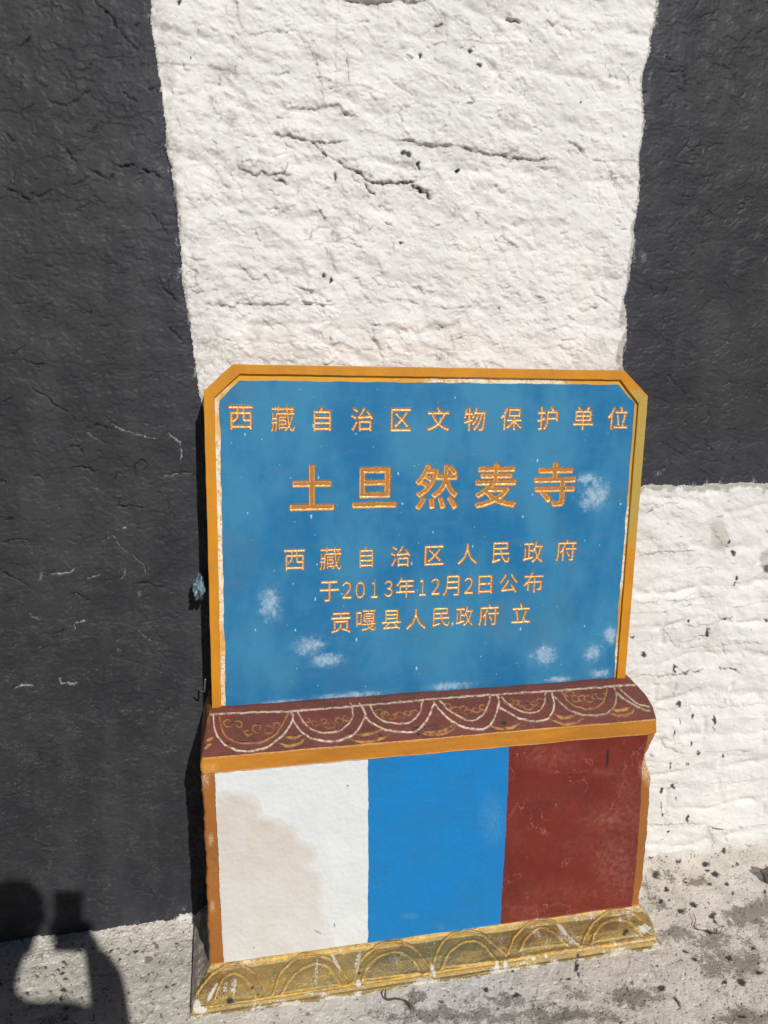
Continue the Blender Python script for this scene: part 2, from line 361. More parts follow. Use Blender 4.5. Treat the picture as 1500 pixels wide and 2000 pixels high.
QX = PX + 2.5 * fbm(X / 0.024, Z / 0.024, 2, 81) + 2.2 * fbm(X / 0.012, Z / 0.012, 2, 83); QY = PY + 2.5 * fbm(X / 0.022, Z / 0.020, 2, 91) + 2.4 * fbm(X / 0.012, Z / 0.011, 2, 93)
MM = 0.00122                                           # metres per photo pixel on the wall

def crack(pts, wd=2.2, dep=3.0, lip=0.0, dark=0.0, dirt=0.0, light=0.0, reach=34):
    """wd in px, dep and lip in mm; dark paints shade into the crack; dirt / light are marks along the line"""
    global h
    xs = [p[0] for p in pts]; ys = [p[1] for p in pts]; m = 60 if (lip or dirt) else 14
    s = np.nonzero((PX > min(xs) - m) & (PX < max(xs) + m) & (PY > min(ys) - m) & (PY < max(ys) + m))
    if not len(s[0]): return
    d, sg, t = poly_dist(QX[s], QY[s], pts)
    tap = np.clip(np.sin(np.pi * np.clip(t, 0.002, 0.998)) * 2.2, 0, 1)
    vary = 0.36 + 1.0 * np.clip(fbm(X[s] / 0.020, Z[s] / 0.020, 3, 101) * 1.3 + 0.42, 0, 1)
    hh = -dep * 0.001 * np.exp(-(d / (wd * vary)) ** 2) * tap
    if lip:
        up = 1 / (1 + np.exp(-np.clip(sg / 1.3, -30, 30)))
        hh = hh + lip * 0.001 * up * np.exp(-d / reach) * tap * vary
        hh = hh - lip * 0.0006 * (1 - up) * np.exp(-d / 9.0) * tap
    h[s] += hh
    if dark: mk[s[0], s[1], 1] = np.maximum(mk[s[0], s[1], 1], dark * np.exp(-(d / (wd * 0.75 * vary)) ** 4) * tap)  # shade inside cracks and under ledges, painted as dark colour
    if dirt: mk[s[0], s[1], 0] = np.maximum(mk[s[0], s[1], 0], dirt * np.exp(-d / 11.0) * tap)
    if light: mk[s[0], s[1], 2] = np.maximum(mk[s[0], s[1], 2], light * np.exp(-(d / 2.0) ** 2) * tap)
def blot(x, y, rx, ry=None, ch=1, v=1.0, dep=0.0, rot=0.0, soft=0.35, A=None):
    ry = ry or rx; qx, qy, mkk = A or (QX, QY, mk); m = 1.8 * max(rx, ry) + 3
    s = np.nonzero((np.abs(qx - x) < m) & (np.abs(qy - y) < m))
    if not len(s[0]): return
    ux = qx[s] - x; uy = qy[s] - y; c, sn = math.cos(rot), math.sin(rot)
    r = np.hypot((ux * c + uy * sn) / rx, (-ux * sn + uy * c) / ry); f = 1 - sstep(1 - soft, 1 + soft, r)
    mkk[s[0], s[1], ch] = np.maximum(mkk[s[0], s[1], ch], v * f)
    if dep: h[s] -= dep * 0.001 * f

# cracks, ledges and course lines read off the wall
crack([(640, -6), (667, 0), (700, 4), (730, 8), (753, 5), (785, 0)], 2.5, 3, 7, 0.2, 0.4)
crack([(775, 0), (797, 4), (817, 4), (835, 0)], 2.5, 4, 4, 0.5, 0.2)
crack([(455, -8), (457, 3), (463, 30), (468, 50), (472, 66), (470, 78)], 4.0, 6, 0, 0.1, 0.35)
crack([(480, 73), (505, 70), (533, 65), (573, 61), (588, 60)], 2.5, 3, 3.5)
crack([(575, 60), (582, 70), (600, 90), (613, 113), (620, 140), (626, 170), (630, 212)], 3.0, 4, 0, 0.1, 0.2)
crack([(545, 215), (575, 212), (617, 213), (632, 208), (660, 207), (667, 220), (687, 228), (702, 230), (712, 228)], 2.2, 3, 5, 0.1, 0.2)
crack([(515, 262), (540, 264), (567, 267), (585, 273), (600, 278), (633, 280), (667, 278), (680, 276)], 2.0, 3.5, 6, 0.4, 0.5, 0, 22)
crack([(606, 278), (613, 284), (627, 297), (634, 302), (642, 309)], 2.4, 6, 2, 0.9, 0.3)
crack([(605, 303), (616, 299), (627, 293)], 1.4, 3)
crack([(655, 312), (667, 320), (683, 333), (707, 343), (723, 357), (753, 360), (777, 358), (793, 357), (817, 353), (830, 352)], 2.2, 6, 7, 0.75, 0.6, 0, 20)
crack([(800, 360), (808, 368), (823, 375), (832, 376), (844, 389)], 2.4, 7, 3, 1.0, 0.5)
crack([(711, 360), (717, 368), (724, 376), (735, 385)], 2.2, 6, 3, 0.9)
crack([(452, 318), (462, 322), (482, 335), (500, 345), (513, 335), (524, 344), (550, 342), (575, 344)], 2.0, 4.5, 5, 0.5, 0.6, 0, 20)
crack([(530, 352), (540, 353), (552, 356), (565, 363)], 2.2, 5, 2, 0.9)
crack([(770, 277), (793, 277), (810, 280), (823, 285), (847, 287), (870, 286), (893, 287)], 2.2, 3, 6, 0.15, 0.3)
crack([(880, 285), (895, 288), (923, 295), (950, 303), (975, 304), (997, 310), (1025, 309), (1050, 315), (1070, 311), (1090, 314)], 2.2, 5, 5, 0.45, 0.75, 0, 22)
crack([(1045, 325), (1062, 331), (1080, 330)], 2, 4, 3, 0.3, 0.2)
crack([(676, 104), (677, 118), (680, 130), (679, 148), (681, 166)], 1.5, 4, 0, 0.7, 0.3)
crack([(846, 53), (856, 54), (863, 49), (871, 52)], 2, 5, 0, 0.9, 0.6)
crack([(985, 38), (997, 42), (1006, 41), (1015, 50)], 2.2, 6, 4, 0.5, 0.3)
crack([(940, -5), (948, 8), (953, 20)], 1.5, 3, 0, 0.3, 0.2)
crack([(1055, 10), (1047, 26), (1048, 35)], 1.3, 3); crack([(1064, 46), (1070, 58)], 1.3, 4, 0, 0.5)
crack([(1105, 275), (1117, 283), (1128, 291), (1138, 303)], 2.6, 5, 4, 0.1, 0.3)
crack([(1185, 335), (1192, 340), (1198, 350), (1200, 372)], 2.2, 5, 3, 0.1, 0.2)
crack([(800, 205), (784, 208), (780, 220), (784, 240), (787, 262)], 1.4, 3, 0, 0.3)
crack([(766, 172), (776, 167), (785, 176), (800, 182), (812, 202)], 1.5, 3, 2)
crack([(472, 520), (482, 532), (493, 547), (512, 547)], 2.2, 4, 3, 0.2, 0.5)
crack([(380, 592), (400, 594), (443, 597), (453, 602), (467, 592), (487, 597), (513, 597), (560, 595), (585, 590)], 2.0, 3.5, 5, 0.1, 0.4, 0, 24)
crack([(588, 588), (600, 593), (617, 595), (640, 597), (655, 592)], 2.4, 4, 7)
crack([(722, 610), (727, 640), (730, 667), (737, 690), (747, 704)], 4.5, 5, 0, 0.0, 0.3)
crack([(498, 446), (501, 462), (510, 472)], 1.5, 4, 0, 0.4); crack([(560, 541), (560, 565)], 1.3, 3, 0, 0.3)
crack([(568, 556), (590, 566), (612, 573)], 2.4, 3, 5); crack([(624, 412), (630, 424), (637, 431)], 2, 5, 0, 0.9, 0.3)
crack([(748, 436), (756, 440), (767, 443)], 2, 5, 0, 0.9); crack([(876, 643), (882, 665), (888, 688)], 1.4, 3, 0, 0.3, 0.3)
crack([(640, 480), (648, 510), (650, 540)], 2.0, 2, 0, 0, 0.5); crack([(700, 395), (704, 420), (700, 470)], 1.5, 2, 0, 0, 0.3)
crack([(860, 598), (868, 606), (872, 600)], 1.6, 4, 3, 0.5); crack([(925, 412), (932, 420), (933, 432)], 1.5, 4, 0, 0.6)
crack([(1135, 612), (1146, 606), (1158, 600), (1170, 602)], 2.4, 4, 4, 0.2, 0.2)
crack([(1148, 560), (1160, 572), (1172, 590)], 1.5, 3); crack([(800, 560), (830, 575), (860, 570)], 2.4, 2, 4)
crack([(437, 445), (430, 458), (424, 464)], 1.3, 3); crack([(540, 150), (552, 160), (557, 175)], 1.3, 3, 0, 0.3)
crack([(408, 185), (414, 205), (418, 218), (430, 228)], 1.6, 4, 0, 0.3, 0.5); crack([(418, 330), (428, 345), (436, 362), (455, 368)], 2, 4, 2, 0.2, 0.4)
crack([(440, 12), (442, 30)], 1.5, 3, 0, 0.3); crack([(425, 138), (430, 155), (428, 168)], 1.6, 4, 0, 0.5, 0.6)
# courses in the lower right
crack([(1330, 1221), (1357, 1224), (1380, 1219), (1405, 1212), (1420, 1207), (1434, 1204)], 1.6, 3, 2.5, 0.3, 0.3)
crack([(1405, 1213), (1420, 1207), (1433, 1204)], 1.8, 4, 0, 0.8)
crack([(1288, 1233), (1305, 1231), (1322, 1229)], 1.6, 3, 0, 0.1, 0.4); crack([(1300, 1232), (1308, 1246), (1316, 1260), (1330, 1266)], 2.4, 4, 0, 0, 0.3)
crack([(1325, 1266), (1370, 1266), (1412, 1262), (1440, 1255), (1500, 1256)], 1.5, 2.5, 2, 0.1, 0.2)
crack([(1410, 1254), (1414, 1268), (1417, 1282)], 2.0, 4, 0, 0.3, 0.3)
crack([(1228, 1323), (1252, 1316), (1285, 1319), (1303, 1318)], 1.3, 3, 1.5, 0.4, 0.2)
crack([(1295, 1319), (1322, 1316), (1350, 1310), (1374, 1307)], 1.8, 4, 3, 0.85, 0.3)
crack([(1400, 1298), (1408, 1307), (1430, 1306), (1446, 1316)], 1.8, 4, 2, 0.8, 0.2)
crack([(1290, 1443), (1298, 1458), (1320, 1466), (1335, 1473)], 1.8, 3, 2, 0.3, 0.3)
crack([(1262, 1613), (1290, 1611), (1325, 1608), (1375, 1606)], 1.4, 3, 1.5, 0.5, 0.2)
crack([(1384, 1612), (1395, 1617), (1412, 1621)], 2.4, 5, 2, 0.95); crack([(1412, 1621), (1450, 1615), (1510, 1606)], 1.3, 2.5, 1.5, 0.2)
crack([(1378, 1608), (1384, 1625), (1394, 1645), (1385, 1664)], 2.2, 3, 0, 0.2, 0.6); crack([(1415, 1622), (1419, 1645), (1422, 1665)], 1.6, 3, 0, 0.3, 0.3)
crack([(1238, 1090), (1262, 1084), (1287, 1080), (1340, 1077), (1360, 1079)], 2, 3, 3, 0.2, 0.3)
crack([(1380, 1010), (1392, 1040), (1410, 1064), (1428, 1078)], 1.5, 3, 0, 0.2, 0.4)
crack([(1258, 1000), (1300, 985), (1345, 980)], 1.3, 2, 2); crack([(1240, 1180), (1290, 1172), (1330, 1176), (1400, 1165)], 1.6, 2, 3)
crack([(1310, 1540), (1370, 1533), (1440, 1528), (1510, 1517)], 1.4, 2, 2, 0, 0.2); crack([(1300, 1385), (1350, 1378), (1420, 1382), (1510, 1370)], 1.6, 2, 2)
crack([(1270, 1240), (1274, 1300)], 2, 2); crack([(1318, 1330), (1312, 1355), (1316, 1368)], 1.8, 3, 0, 0.2, 0.4)
blot(1402, 1046, 16, 30, 2, 0.55, 2); blot(1497, 1100, 14, 24, 2, 0.7, 7); blot(1499, 1112, 6, 9, 1, 0.8, 5)
for (x, y, rx, ry) in [(1379, 1233, 4, 9), (1381, 1240, 3, 5), (1256, 1277, 6, 5), (1315, 1304, 3, 9), (1324, 1374, 3.5, 5), (1351, 1396, 1.6, 5), (1393, 1405, 3, 8), (1392, 1422, 1.2, 6), (1328, 1409, 1.2, 5), (1316, 1432, 1.2, 9), (1348, 1450, 2.5, 6), (1412, 1475, 2.2, 6), (1308, 1490, 2.4, 3), (1308, 1498, 2, 4), (1341, 1489, 1.6, 5), (1314, 1537, 4.5, 5.5), (1292, 1542, 3.5, 5), (1319, 1557, 1.2, 4), (1289, 1575, 1.2, 10), (1293, 1590, 2.2, 6), (1340, 1597, 2.6, 9), (1304, 1625, 2, 2.5), (1234, 1243, 4, 1.6), (1435, 1128, 2.5, 6), (1433, 1140, 2, 4), (1421, 1057, 1.8, 5), (1430, 1078, 3.5, 5), (1418, 1067, 1.4, 3), (1413, 1671, 4, 3), (1497, 1212, 4, 3), (1361, 1469, 4, 4), (1345, 1214, 1.5, 3)]:
    blot(x, y, rx, ry, 1, 0.95)
for (x, y, rx, ry) in [(787, 301, 5, 6), (795, 303, 4, 5), (817, 324, 2.4, 9), (891, 334, 4, 5), (918, 101, 4, 5), (934, 128, 6.5, 3.5), (822, 109, 3, 4), (925, 206, 1, 1), (891, 334, 5, 3), (373, 115, 2, 2), (350, 3, 3, 5), (1133, 200, 2.4, 1.3), (632, 540, 4, 5), (645, 548, 1.6, 7), (654, 345, 3.5, 11), (783, 476, 4, 2)]:
    blot(x, y, rx, ry, 1, 0.95, 5)
for (x, y, rx, ry, v) in [(440, 135, 30, 16, 0.6), (452, 235, 9, 18, 0.7), (445, 385, 12, 9, 0.6), (655, 452, 8, 22, 0.85), (750, 382, 10, 16, 0.6), (861, 40, 10, 14, 0.5), (885, 412, 10, 10, 0.5), (500, 650, 12, 30, 0.4), (410, 670, 22, 22, 0.6), (352, 435, 14, 22, 0.5), (1000, 240, 30, 10, 0.5), (996, 225, 26, 22, 0.35), (995, 300, 40, 12, 0.6), (632, 540, 16, 14, 0.6), (475, 335, 14, 10, 0.5), (980, 10, 60, 10, 0.4), (680, 390, 40, 26, 0.3), (560, 700, 60, 14, 0.45), (440, 697, 30, 14, 0.5), (1165, 672, 20, 20, 0.4), (318, 60, 14, 50, 0.45), (330, 130, 12, 40, 0.45), (300, 15, 16, 30, 0.5)]:
    blot(x, y, rx, ry, 0, v, 0, 0, 0.8)
# black side
for p, dp, lt in [([(178, -4), (190, 8), (213, 27), (224, 45), (233, 57), (240, 70), (250, 82), (267, 95), (276, 87)], 5, 0.1), ([(25, 100), (43, 88), (63, 70)], 3, 0.1), ([(33, 223), (52, 214), (70, 200)], 3, 0), ([(87, 197), (108, 201), (127, 207), (153, 192), (168, 182), (183, 172)], 4, 0), ([(170, 330), (190, 339), (213, 350), (219, 342), (223, 326)], 4, 0), ([(221, 323), (240, 324), (254, 325), (257, 319), (270, 328), (283, 332), (297, 337), (312, 343), (318, 352)], 8, 0.3), ([(3, 360), (20, 371), (33, 377), (50, 386), (57, 394), (63, 378), (70, 383), (84, 379), (103, 370)], 5, 0), ([(137, 364), (152, 361), (163, 355), (172, 345)], 3, 0), ([(128, 290), (140, 307), (152, 324)], 4, 0), ([(297, 413), (310, 435), (318, 448), (330, 463)], 4, 0.4), ([(0, 290), (16, 301)], 3, 0), ([(5, 250), (22, 276), (31, 277)], 3, 0), ([(264, 55), (275, 44)], 3, 0), ([(238, 178), (250, 190), (271, 203)], 3, 0), ([(33, 185), (40, 170), (42, 145)], 2.5, 0), ([(285, 176), (300, 173), (308, 184)], 3, 0.2),
                  ([(60, 755), (85, 772), (105, 788), (133, 806), (142, 818), (155, 832)], 4, 0.1), ([(168, 838), (185, 830), (205, 834), (221, 842)], 4, 0.2), ([(168, 842), (190, 855), (210, 865)], 3, 0.7), ([(212, 832), (223, 828), (247, 843), (280, 850), (308, 857), (320, 850)], 2.5, 0.8), ([(325, 842), (338, 855), (352, 861), (353, 880), (357, 905)], 2.5, 0.9), ([(136, 917), (145, 911), (154, 910), (170, 913), (184, 922), (200, 918)], 4, 0.1), ([(136, 870), (152, 873), (166, 884)], 4, 0.2), ([(222, 942), (232, 921), (245, 935), (235, 943)], 3, 0.4), ([(265, 930), (262, 910), (277, 900), (288, 908), (278, 925)], 3.5, 0.4), ([(312, 931), (335, 928), (360, 924), (382, 927)], 3, 0.9), ([(0, 940), (14, 942)], 3, 0), ([(58, 932), (75, 928), (88, 940)], 3, 0.3), ([(230, 975), (232, 988), (250, 988), (270, 991), (290, 989)], 3.5, 0.2), ([(0, 1061), (20, 1056), (42, 1053), (58, 1060), (72, 1057)], 4, 0), ([(0, 1010), (18, 1016), (30, 1013)], 3, 0.3), ([(190, 1062), (212, 1050), (222, 1047), (235, 1068), (255, 1080), (278, 1100), (285, 1118), (310, 1122)], 2.5, 0.7), ([(0, 1115), (20, 1125), (44, 1138), (58, 1148)], 4, 0), ([(95, 1122), (120, 1119), (140, 1114), (154, 1104)], 2.5, 1.0), ([(256, 1141), (275, 1138), (294, 1139), (305, 1146), (326, 1148)], 4, 0), ([(129, 1166), (140, 1160), (152, 1158), (165, 1166), (180, 1176)], 4, 0), ([(228, 1122), (238, 1112), (246, 1112), (243, 1125), (230, 1130)], 2.5, 0.6), ([(170, 1127), (185, 1124), (200, 1122)], 2.5, 0.9), ([(58, 1192), (62, 1203), (80, 1210)], 3, 0.9), ([(146, 1216), (158, 1214), (170, 1213)], 2, 1.0), ([(146, 1216), (149, 1230)], 2, 0.9), ([(115, 1318), (117, 1333), (140, 1337), (158, 1330)], 2.5, 0.9), ([(268, 1225), (280, 1240), (296, 1252)], 2, 0.7), ([(20, 1346), (45, 1339), (70, 1338)], 2.5, 0.9), ([(105, 1236), (120, 1235), (128, 1226)], 3.5, 0.2), ([(316, 1290), (319, 1305), (311, 1322)], 2, 0.6), ([(40, 700), (70, 711), (95, 713)], 4, 0), ([(0, 787), (15, 782), (25, 773)], 3.5, 0), ([(190, 245), (180, 260)], 3, 0), ([(330, 640), (345, 655), (358, 668)], 3, 0.2), ([(310, 540), (320, 565), (335, 578), (350, 595)], 4, 0.2)]:
    crack(p, 1.5, dp * 1.15, 1.2 if dp > 3.4 else 0, 0.9 if dp > 2.6 else 0.3, 0, lt, 20)
for p in [[(1300, 140), (1320, 142), (1335, 130), (1337, 165), (1350, 168)], [(1395, 135), (1410, 128), (1430, 138), (1440, 170), (1445, 182)], [(1330, 385), (1345, 383), (1360, 384)], [(1300, 660), (1315, 680), (1313, 712)], [(1405, 755), (1425, 745), (1440, 752)], [(1300, 760), (1303, 735), (1330, 760), (1345, 778)], [(1412, 790), (1420, 800), (1410, 812)], [(1365, 828), (1385, 815), (1384, 800)], [(1270, 870), (1290, 862), (1320, 880), (1345, 895)], [(1360, 890), (1380, 900), (1420, 903)], [(1430, 925), (1455, 930), (1470, 915)], [(1290, 960 - 40), (1300, 905)], [(1440, 860), (1450, 868)], [(1270, 555), (1278, 580), (1285, 572)], [(1380, 290), (1400, 280)], [(1395, 420), (1420, 430)], [(1350, 480), (1380, 475)]]:
    crack(p, 1.3, 3, 0, 0.55, 0, 0.35)
# many small ones
for k in range(380):
    x = random.uniform(330, 1240); y = random.uniform(-20, 720); ang = random.choice([0.5, 0.7, 0.9, 1.5, 2.2, 0.1]) + random.gauss(0, 0.25); pts = [(x, y)]
    for _ in range(random.randint(1, 4)):
        l = random.uniform(4, 13); x += l * math.cos(ang); y += l * math.sin(ang); ang += random.gauss(0, 0.6); pts.append((x, y))
    crack(pts, random.uniform(1.0, 2.0), random.uniform(1.5, 4), random.choice([0, 2.0, 3.5]), random.choice([0, 0, 0.25, 0.5]), 0, 0, random.uniform(6, 14))
for k in range(110):
    x = random.uniform(1235, 1500); y = random.uniform(965, 1660); ang = random.gauss(0.1, 0.5); pts = [(x, y)]
    for _ in range(random.randint(1, 3)):
        l = random.uniform(4, 12); x += l * math.cos(ang); y += l * math.sin(ang); ang += random.gauss(0, 0.6); pts.append((x, y))
    crack(pts, random.uniform(1.0, 1.8), random.uniform(1, 2.5), 0, random.choice([0, 0, 0.3, 0.6]))
for k in range(330):
    lft = random.random() < 0.72
    x = random.uniform(-20, 370) if lft else random.uniform(1270, 1510); y = random.uniform(0, 1790) if lft else random.uniform(0, 930); ang = random.gauss(0, 0.45); pts = [(x, y)]
    for _ in range(random.randint(1, 4)):
        l = random.uniform(5, 17); x += l * math.cos(ang); y += l * math.sin(ang); ang += random.gauss(0, 0.7); pts.append((x, y))
    low = y > 650
    crack(pts, random.uniform(0.9, 1.5), random.uniform(1, 2.8), random.choice([0, 0, 1.0]), random.choice([0, 0.4, 0.7]), 0, random.choice([0.0, 0.2, 0.5]) if low else random.choice([0, 0, 0.2]), 14)
# paint marks: scuffs on black near its edges, bare plaster strips along the white edges
n1 = fbm(X / 0.02, Z / 0.05, 3, 111); n2 = fbm(X / 0.006, Z / 0.008, 2, 121); inside = bw > 0.6
ed = np.exp(-np.clip(wb, 0, None) / 16.0)
mk[..., 2] = np.maximum(mk[..., 2], np.where(inside, ed * sstep(0.15, 0.6, n1 + 0.4 * n2) * 0.8, 0))
mk[..., 0] = np.where(inside, np.exp(-np.clip(wb, 0, None) / 45.0), mk[..., 0])
wid = np.where(PX > 760, np.where(db > -60, 15.0, 5.0 + 9.0 * sstep(570, 620, PY)), 5.0) * (0.75 + 0.7 * fbm(X / 0.035, Z / 0.045, 3, 131))
strip_r = 1 - sstep(0.75, 1.25, np.clip(-wb, 0, None) / np.clip(wid, 0.5, None))
edge_w = (~inside) & (wb < 0) & ((PX > 760) | (np.abs(dl) < 60))
mk[..., 2] = np.where(edge_w, np.maximum(mk[..., 2], strip_r * np.where(PX > 760, 0.9, 0.3)), mk[..., 2])
mk[..., 0] = np.where(edge_w & (PX < 760), np.maximum(mk[..., 0], 0.75 * np.exp(-np.clip(dl, 0, None) / 26.0) * sstep(-0.5, 0.4, n1)), mk[..., 0])
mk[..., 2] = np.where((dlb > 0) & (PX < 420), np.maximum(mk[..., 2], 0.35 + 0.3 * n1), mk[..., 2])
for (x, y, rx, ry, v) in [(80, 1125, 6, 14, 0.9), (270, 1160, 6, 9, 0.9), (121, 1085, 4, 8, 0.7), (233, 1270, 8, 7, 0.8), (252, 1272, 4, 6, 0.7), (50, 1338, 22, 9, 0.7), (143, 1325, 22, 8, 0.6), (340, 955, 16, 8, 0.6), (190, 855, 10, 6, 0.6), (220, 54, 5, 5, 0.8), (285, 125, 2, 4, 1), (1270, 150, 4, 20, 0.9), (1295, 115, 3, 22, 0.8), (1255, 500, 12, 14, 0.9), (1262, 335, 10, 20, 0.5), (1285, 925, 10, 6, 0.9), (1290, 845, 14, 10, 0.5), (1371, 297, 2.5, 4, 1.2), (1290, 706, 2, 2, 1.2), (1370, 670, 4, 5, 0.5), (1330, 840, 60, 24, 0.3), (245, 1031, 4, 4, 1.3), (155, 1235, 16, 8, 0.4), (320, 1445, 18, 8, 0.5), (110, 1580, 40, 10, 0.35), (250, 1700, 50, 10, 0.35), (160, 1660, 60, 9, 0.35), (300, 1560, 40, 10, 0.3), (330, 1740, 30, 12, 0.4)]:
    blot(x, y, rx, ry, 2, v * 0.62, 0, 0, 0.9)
mk[..., 0] = np.where((PX > 1200) & (Z < 0.4), np.maximum(mk[..., 0], 0.95 * np.exp(-np.clip(Z - 0.006 * fbm(X / 0.03, Z / 0.03, 3, 141), 0, None) / 0.022)), mk[..., 0])
P = np.stack([X, -h, Z], -1)
cen = lambda A: A[:-1, :-1] | A[1:, 1:]
reg = np.zeros((X.shape[0] - 1, X.shape[1] - 1), int); reg[black_l[:-1, :-1]] = 1; reg[black_r[:-1, :-1]] = 2
M_white, M_black = mat_white_plaster(), mat_black_paint()
wall = split_grid(P, reg, {0: 'plastered_wall', 1: 'black_window_surround', 2: 'black_window_surround'}, {0: M_white, 1: M_black, 2: M_black}, mk, {1: 0, 2: 0}, flip=True)
tag(wall[0], 'rough whitewashed masonry wall with two black painted fields standing behind the blue stele', 'wall')
tag(wall[1], 'cracked black paint field to the left of the stele'); tag(wall[2], 'smooth black paint field to the upper right of the stele')
bm = bmesh.new(); bmesh.ops.create_cube(bm, size=1, matrix=Matrix.Translation((0.6, 0.27, 1.98)) @ Matrix.Diagonal((7.2, 0.5, 4.36, 1)))
me = bpy.data.meshes.new('wall_core'); bm.to_mesh(me); bm.free(); link_mesh(me, 'wall_core', M_white, wall[0])
del P, X, Z, PX, PY, QX, QY, h, mk

# ================================================================== THE GROUND
gx = np.concatenate([np.arange(-40, -3, 2.0), np.arange(-3, -0.68, 0.05), np.arange(-0.68, 1.80, 0.0019), np.arange(1.80, 5, 0.05), np.arange(5, 42, 2.0)])
gy = np.concatenate([np.arange(-40, -4, 2.0), np.arange(-4, -0.72, 0.05), np.arange(-0.72, 0.04, 0.0019), np.arange(0.04, 0.5, 0.1), np.arange(1, 40, 3.0)])
X, Y = np.meshgrid(gx, gy); X = X.astype(np.float32); Y = Y.astype(np.float32)
PX, PY = to_px(np.stack([X, np.minimum(Y, 0.1), np.zeros_like(X)], -1)); PX = np.nan_to_num(PX, nan=-9e4).astype(np.float32); PY = np.nan_to_num(PY, nan=9e4).astype(np.float32)
near = sstep(-4.0, -1.5, Y) * sstep(-3, -1.5, X) * sstep(5, 3, X)
h = 0.004 * fbm(X / 0.14, Y / 0.14, 3, 201) * near + (0.0010 * fbm(X / 0.03, Y / 0.035, 3, 211) + 0.0006 * fbm(X / 0.009, Y / 0.009, 3, 221) + 0.0014 * sstep(0.1, 0.16, fbm(X / 0.05, Y / 0.07, 4, 223)) - 0.003 * sstep(0.6, 0.85, fbm(X / 0.012, Y / 0.012, 2, 225))) * near
jag = fbm(X / 0.03, Y / 0.03, 3, 231)
h += 0.012 * np.exp(np.clip(Y + 0.004 * jag, None, 0) / 0.020) * (0.7 + 0.3 * fbm(X / 0.13, Y / 0.13, 2, 233) + 0.15 * jag)     # plaster skirt where wall meets ground
crust = sstep(-0.15, -0.03, Y + 0.05 * fbm(X / 0.08, Y / 0.08, 3, 235)) * sstep(0.0, -0.08, X)
h += crust * (0.0030 * np.abs(fbm(X / 0.012, Y / 0.014, 3, 237)) + 0.0015 * fbm(X / 0.005, Y / 0.006, 2, 239))
h += 0.018 * np.exp(np.clip(Y, None, 0) / 0.07) * sstep(0.95, 1.15, X)
mk = np.zeros(X.shape + (3,), np.float32)
QX = PX + 4.0 * fbm(X / 0.02, Y / 0.02, 3, 241); QY = PY + 3.0 * fbm(X / 0.02, Y / 0.02, 3, 251)
st = fbm(X / 0.05, Y / 0.22, 4, 261, 0.6)                                              # brush streaks running out from the wall
patch = fbm(X / 0.16, Y / 0.13, 4, 271)
conc = 0.08 + 0.20 * st + 0.34 * patch
conc -= 0.30 * np.exp(-((Y + 0.345) / 0.035) ** 2) * sstep(-0.15, -0.05, X) * sstep(1.25, 1.1, X)
conc += 0.20 * sstep(-0.42, -0.62, Y) + 0.5 * sstep(-0.9, -2.0, Y)
lf = sstep(0.05, -0.1, X)                                                               # left of the stele: greyer
conc = conc * (1 - lf) + (0.22 + 0.24 * patch) * lf
conc += 0.45 * sstep(-0.09, -0.02, Y) * sstep(-0.1, 0.45, jag) * lf * 0.5
conc = conc - 0.22 * crust; mk[..., 0] = np.clip(conc, 0, 1)
A = (QX + 16 * fbm(X / 0.05, Y / 0.06, 4, 281, 0.65), QY + 12 * fbm(X / 0.05, Y / 0.06, 4, 291, 0.65), mk)
for (x, y, rx, ry, v) in [(1455, 1790, 45, 18, 0.95), (1490, 1775, 40, 16, 0.9), (1320, 1824, 34, 16, 0.9), (1390, 1835, 40, 18, 0.8), (1240, 1948, 60, 18, 0.85), (1300, 1712, 22, 8, 0.75), (1360, 1728, 22, 7, 0.9), (1450, 1880, 40, 26, 0.9), (1400, 1880, 40, 40, 0.65), (880, 1985, 150, 16, 0.8), (1100, 1985, 120, 20, 0.75), (1460, 1985, 70, 14, 0.9), (1000, 1955, 50, 10, 0.7), (812, 1955, 14, 26, 0.9), (1290, 1770, 14, 10, 0.8), (1120, 1940, 40, 10, 0.6)]:
    blot(x, y, rx, ry, 0, v, 0, 0, 0.95, A)
A = (QX, QY, mk)
for (x, y, rx, ry, rot) in [(1280, 1712, 9, 6, .3), (1397, 1710, 8, 5, .3), (1378, 1692, 7, 4, 0), (1382, 1703, 4, 3, 0), (1328, 1780, 9, 5, 0), (1392, 1788, 7, 6, .6), (1397, 1797, 6, 3, .6), (1480, 1900, 7, 5, .5), (1448, 1920, 9, 6, .3), (1290, 1930, 9, 5, 0), (1322, 1954, 13, 3.5, .8), (1414, 1920, 5, 4, 0), (1424, 1870, 7, 4, .3), (1356, 1874, 6, 4, .2), (1448, 1986, 8, 5, 0), (1353, 1768, 8, 4, .5), (1338, 1724, 4, 3, 0), (1386, 1730, 5, 3, 0), (1418, 1727, 6, 3, .4), (1290, 1761, 4, 3, 0), (1301, 1738, 5, 4, 0), (1413, 1671, 4, 3, 0), (1338, 1856, 6, 3.5, .4), (1213, 1997, 3, 2, 0), (947, 1932, 6, 5, .5), (1008, 1945, 8, 4, 0), (1110, 1913, 5, 4, 0), (1324, 1690, 4, 3, 0), (1270, 1685, 4, 3, 0), (1480, 1880, 4, 3, 0), (1384, 1820, 7, 3, .2), (1470, 1850, 4, 3, 0), (1494, 1741, 4, 3, 0), (120, 1900, 5, 4, 0), (123, 1933, 6, 5, 0), (52, 1939, 5, 3.5, 0), (120, 1950, 4, 5, 0), (216, 1858, 4, 3, 0), (324, 1926, 3.5, 2.5, 0), (339, 1922, 3.5, 2.2, 0), (88, 1889, 4, 3, 0), (235, 1872, 3.5, 2.5, 0), (265, 1857, 3, 2.2, 0), (128, 1968, 4, 3, 0), (1125, 1888, 4, 12, .1), (1127, 1872, 3, 10, 0), (1130, 1905, 3, 5, 0), (1487, 1985, 5, 3, .2)]:
    blot(x, y, rx, ry, 1, 0.95, 1.5, rot, 0.45, A)
